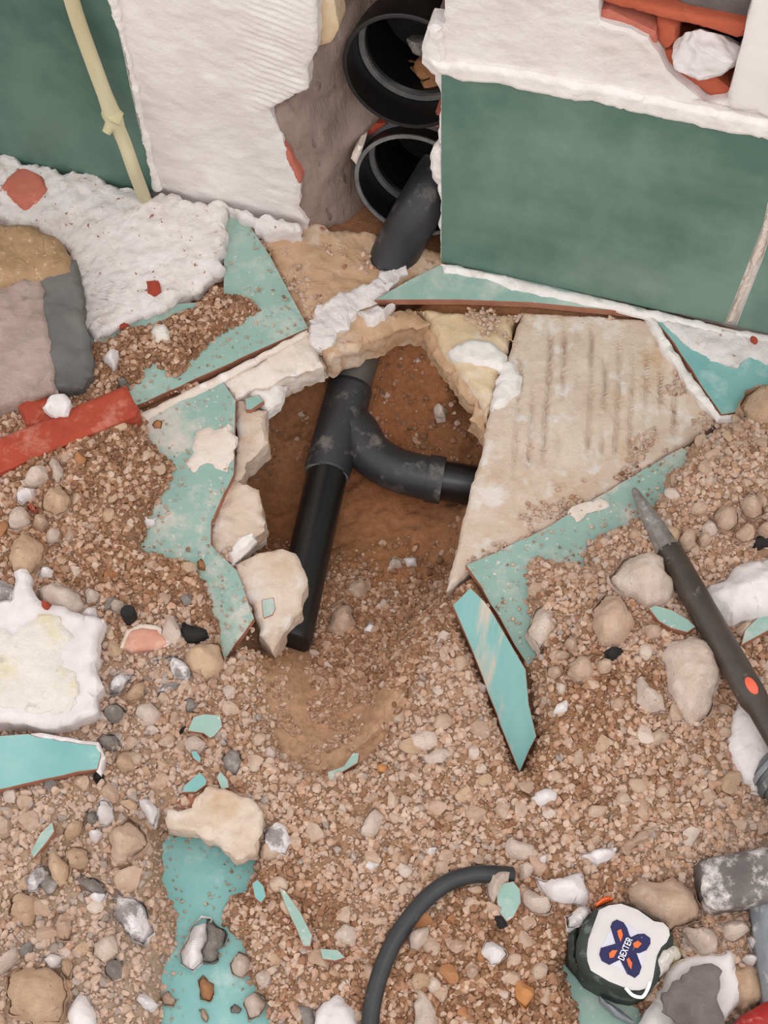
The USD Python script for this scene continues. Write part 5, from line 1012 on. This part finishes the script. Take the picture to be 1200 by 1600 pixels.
scatter('pale_gravel', np.argwhere(pale), 48000, 0.0006, 0.0022, 0.62, [('gravel_tan_a', 2.6), ('gravel_tan_b', 2.0), ('gravel_pale_a', 2.4), ('gravel_pale_b', 2.2), ('gravel_grey', 0.25), ('gravel_brown_a', 0.7)], 'fine beige and tan gravel of crushed mortar over the floor', 'gravel', flat=(0.4, 0.95), lift=0.45)
scatter('ashen_gravel', np.argwhere(ash), 14000, 0.0006, 0.0023, 0.62, [('gravel_pale_a', 3), ('gravel_pale_b', 4), ('gravel_tan_b', 1.5), ('gravel_grey', 1.0)], 'pale greyish crushed mortar gravel in the lower left', 'gravel', flat=(0.4, 0.95), lift=0.45)
pitcells = np.argwhere(pit_in & VIS & ~MASK['trough'] & (H > -0.094))
scatter('soil_crumbs', pitcells, 1500, 0.0008, 0.0028, 0.45, [('gravel_brown_b', 3), ('gravel_brown_a', 3), ('gravel_tan_b', 1.2), ('gravel_pale_b', 0.6)], 'loose soil crumbs and grit lying in the dug hole', 'soil crumbs')
ny_ = 150*(meshkit.fbm(q3*32, 3, 41)-0.5)+rng.normal(0, 22, GX.shape)
low = np.argwhere(pit_in & VIS & (PXY[..., 1]+ny_ > 915) & (PXY[..., 1] < 1075) & (PXY[..., 0] > 490) & (PXY[..., 0] < 720))
scatter('hole_gravel', low, 4200, 0.0008, 0.0030, 0.45, [('gravel_brown_a', 3), ('gravel_brown_b', 2), ('gravel_tan_b', 2), ('gravel_tan_a', 1.5), ('gravel_pale_b', 0.8)], 'gravel sloping down from the trough into the hole', 'gravel')
edge_d = ndimage.distance_transform_edt(MASK['slab'])*C
scatter('mortar_crumbs', np.argwhere(MASK['slab'] & VIS & ~pit_in & (edge_d < 0.03) & (meshkit.fbm(q3*45, 3, 31) > 0.55)), 1100, 0.0006, 0.0020, 0.5, [('gravel_pale_a', 3), ('gravel_pale_b', 3), ('gravel_tan_a', 2), ('gravel_brown_a', 0.7)], 'mortar crumbs and grit scattered on the bare mortar bed round the hole', 'mortar crumbs', zfix=-0.0072)
tl = (MASK['tile_a'] | MASK['tile_b'] | MASK['tile_e'] | MASK['tile_g'] | MASK['tile_f'])
scatter('tile_grit', np.argwhere(tl & VIS & (ndimage.distance_transform_edt(tl)*C < 0.012)), 800, 0.0004, 0.0012, 0.5, [('gravel_pale_a', 3), ('gravel_tan_a', 3), ('gravel_brown_a', 1)], 'fine grit and dust grains fallen on the bare teal tiles', 'grit', zfix=0.0002)
scatter('trough_grit', np.argwhere(MASK['trough'] & VIS & (meshkit.fbm(q3*50, 3, 12) > 0.47)), 1500, 0.0005, 0.0018, 0.5, [('gravel_tan_a', 3), ('gravel_tan_b', 3), ('gravel_brown_a', 2), ('gravel_pale_a', 1)], 'fine grit lying in the dusty trough below the hole', 'grit')
scatter('outlying_gravel', np.argwhere(GAP & ~WIDE & (GY < -0.004) & (GX > -0.75) & (GX < 0.8)), 60000, 0.0008, 0.0028, 0.6, [('gravel_tan_a', 3), ('gravel_tan_b', 3), ('gravel_brown_a', 2), ('gravel_pale_a', 2)], 'coarser gravel continuing over the floor beyond the hole', 'gravel', flat=(0.4, 0.95), lift=0.45)
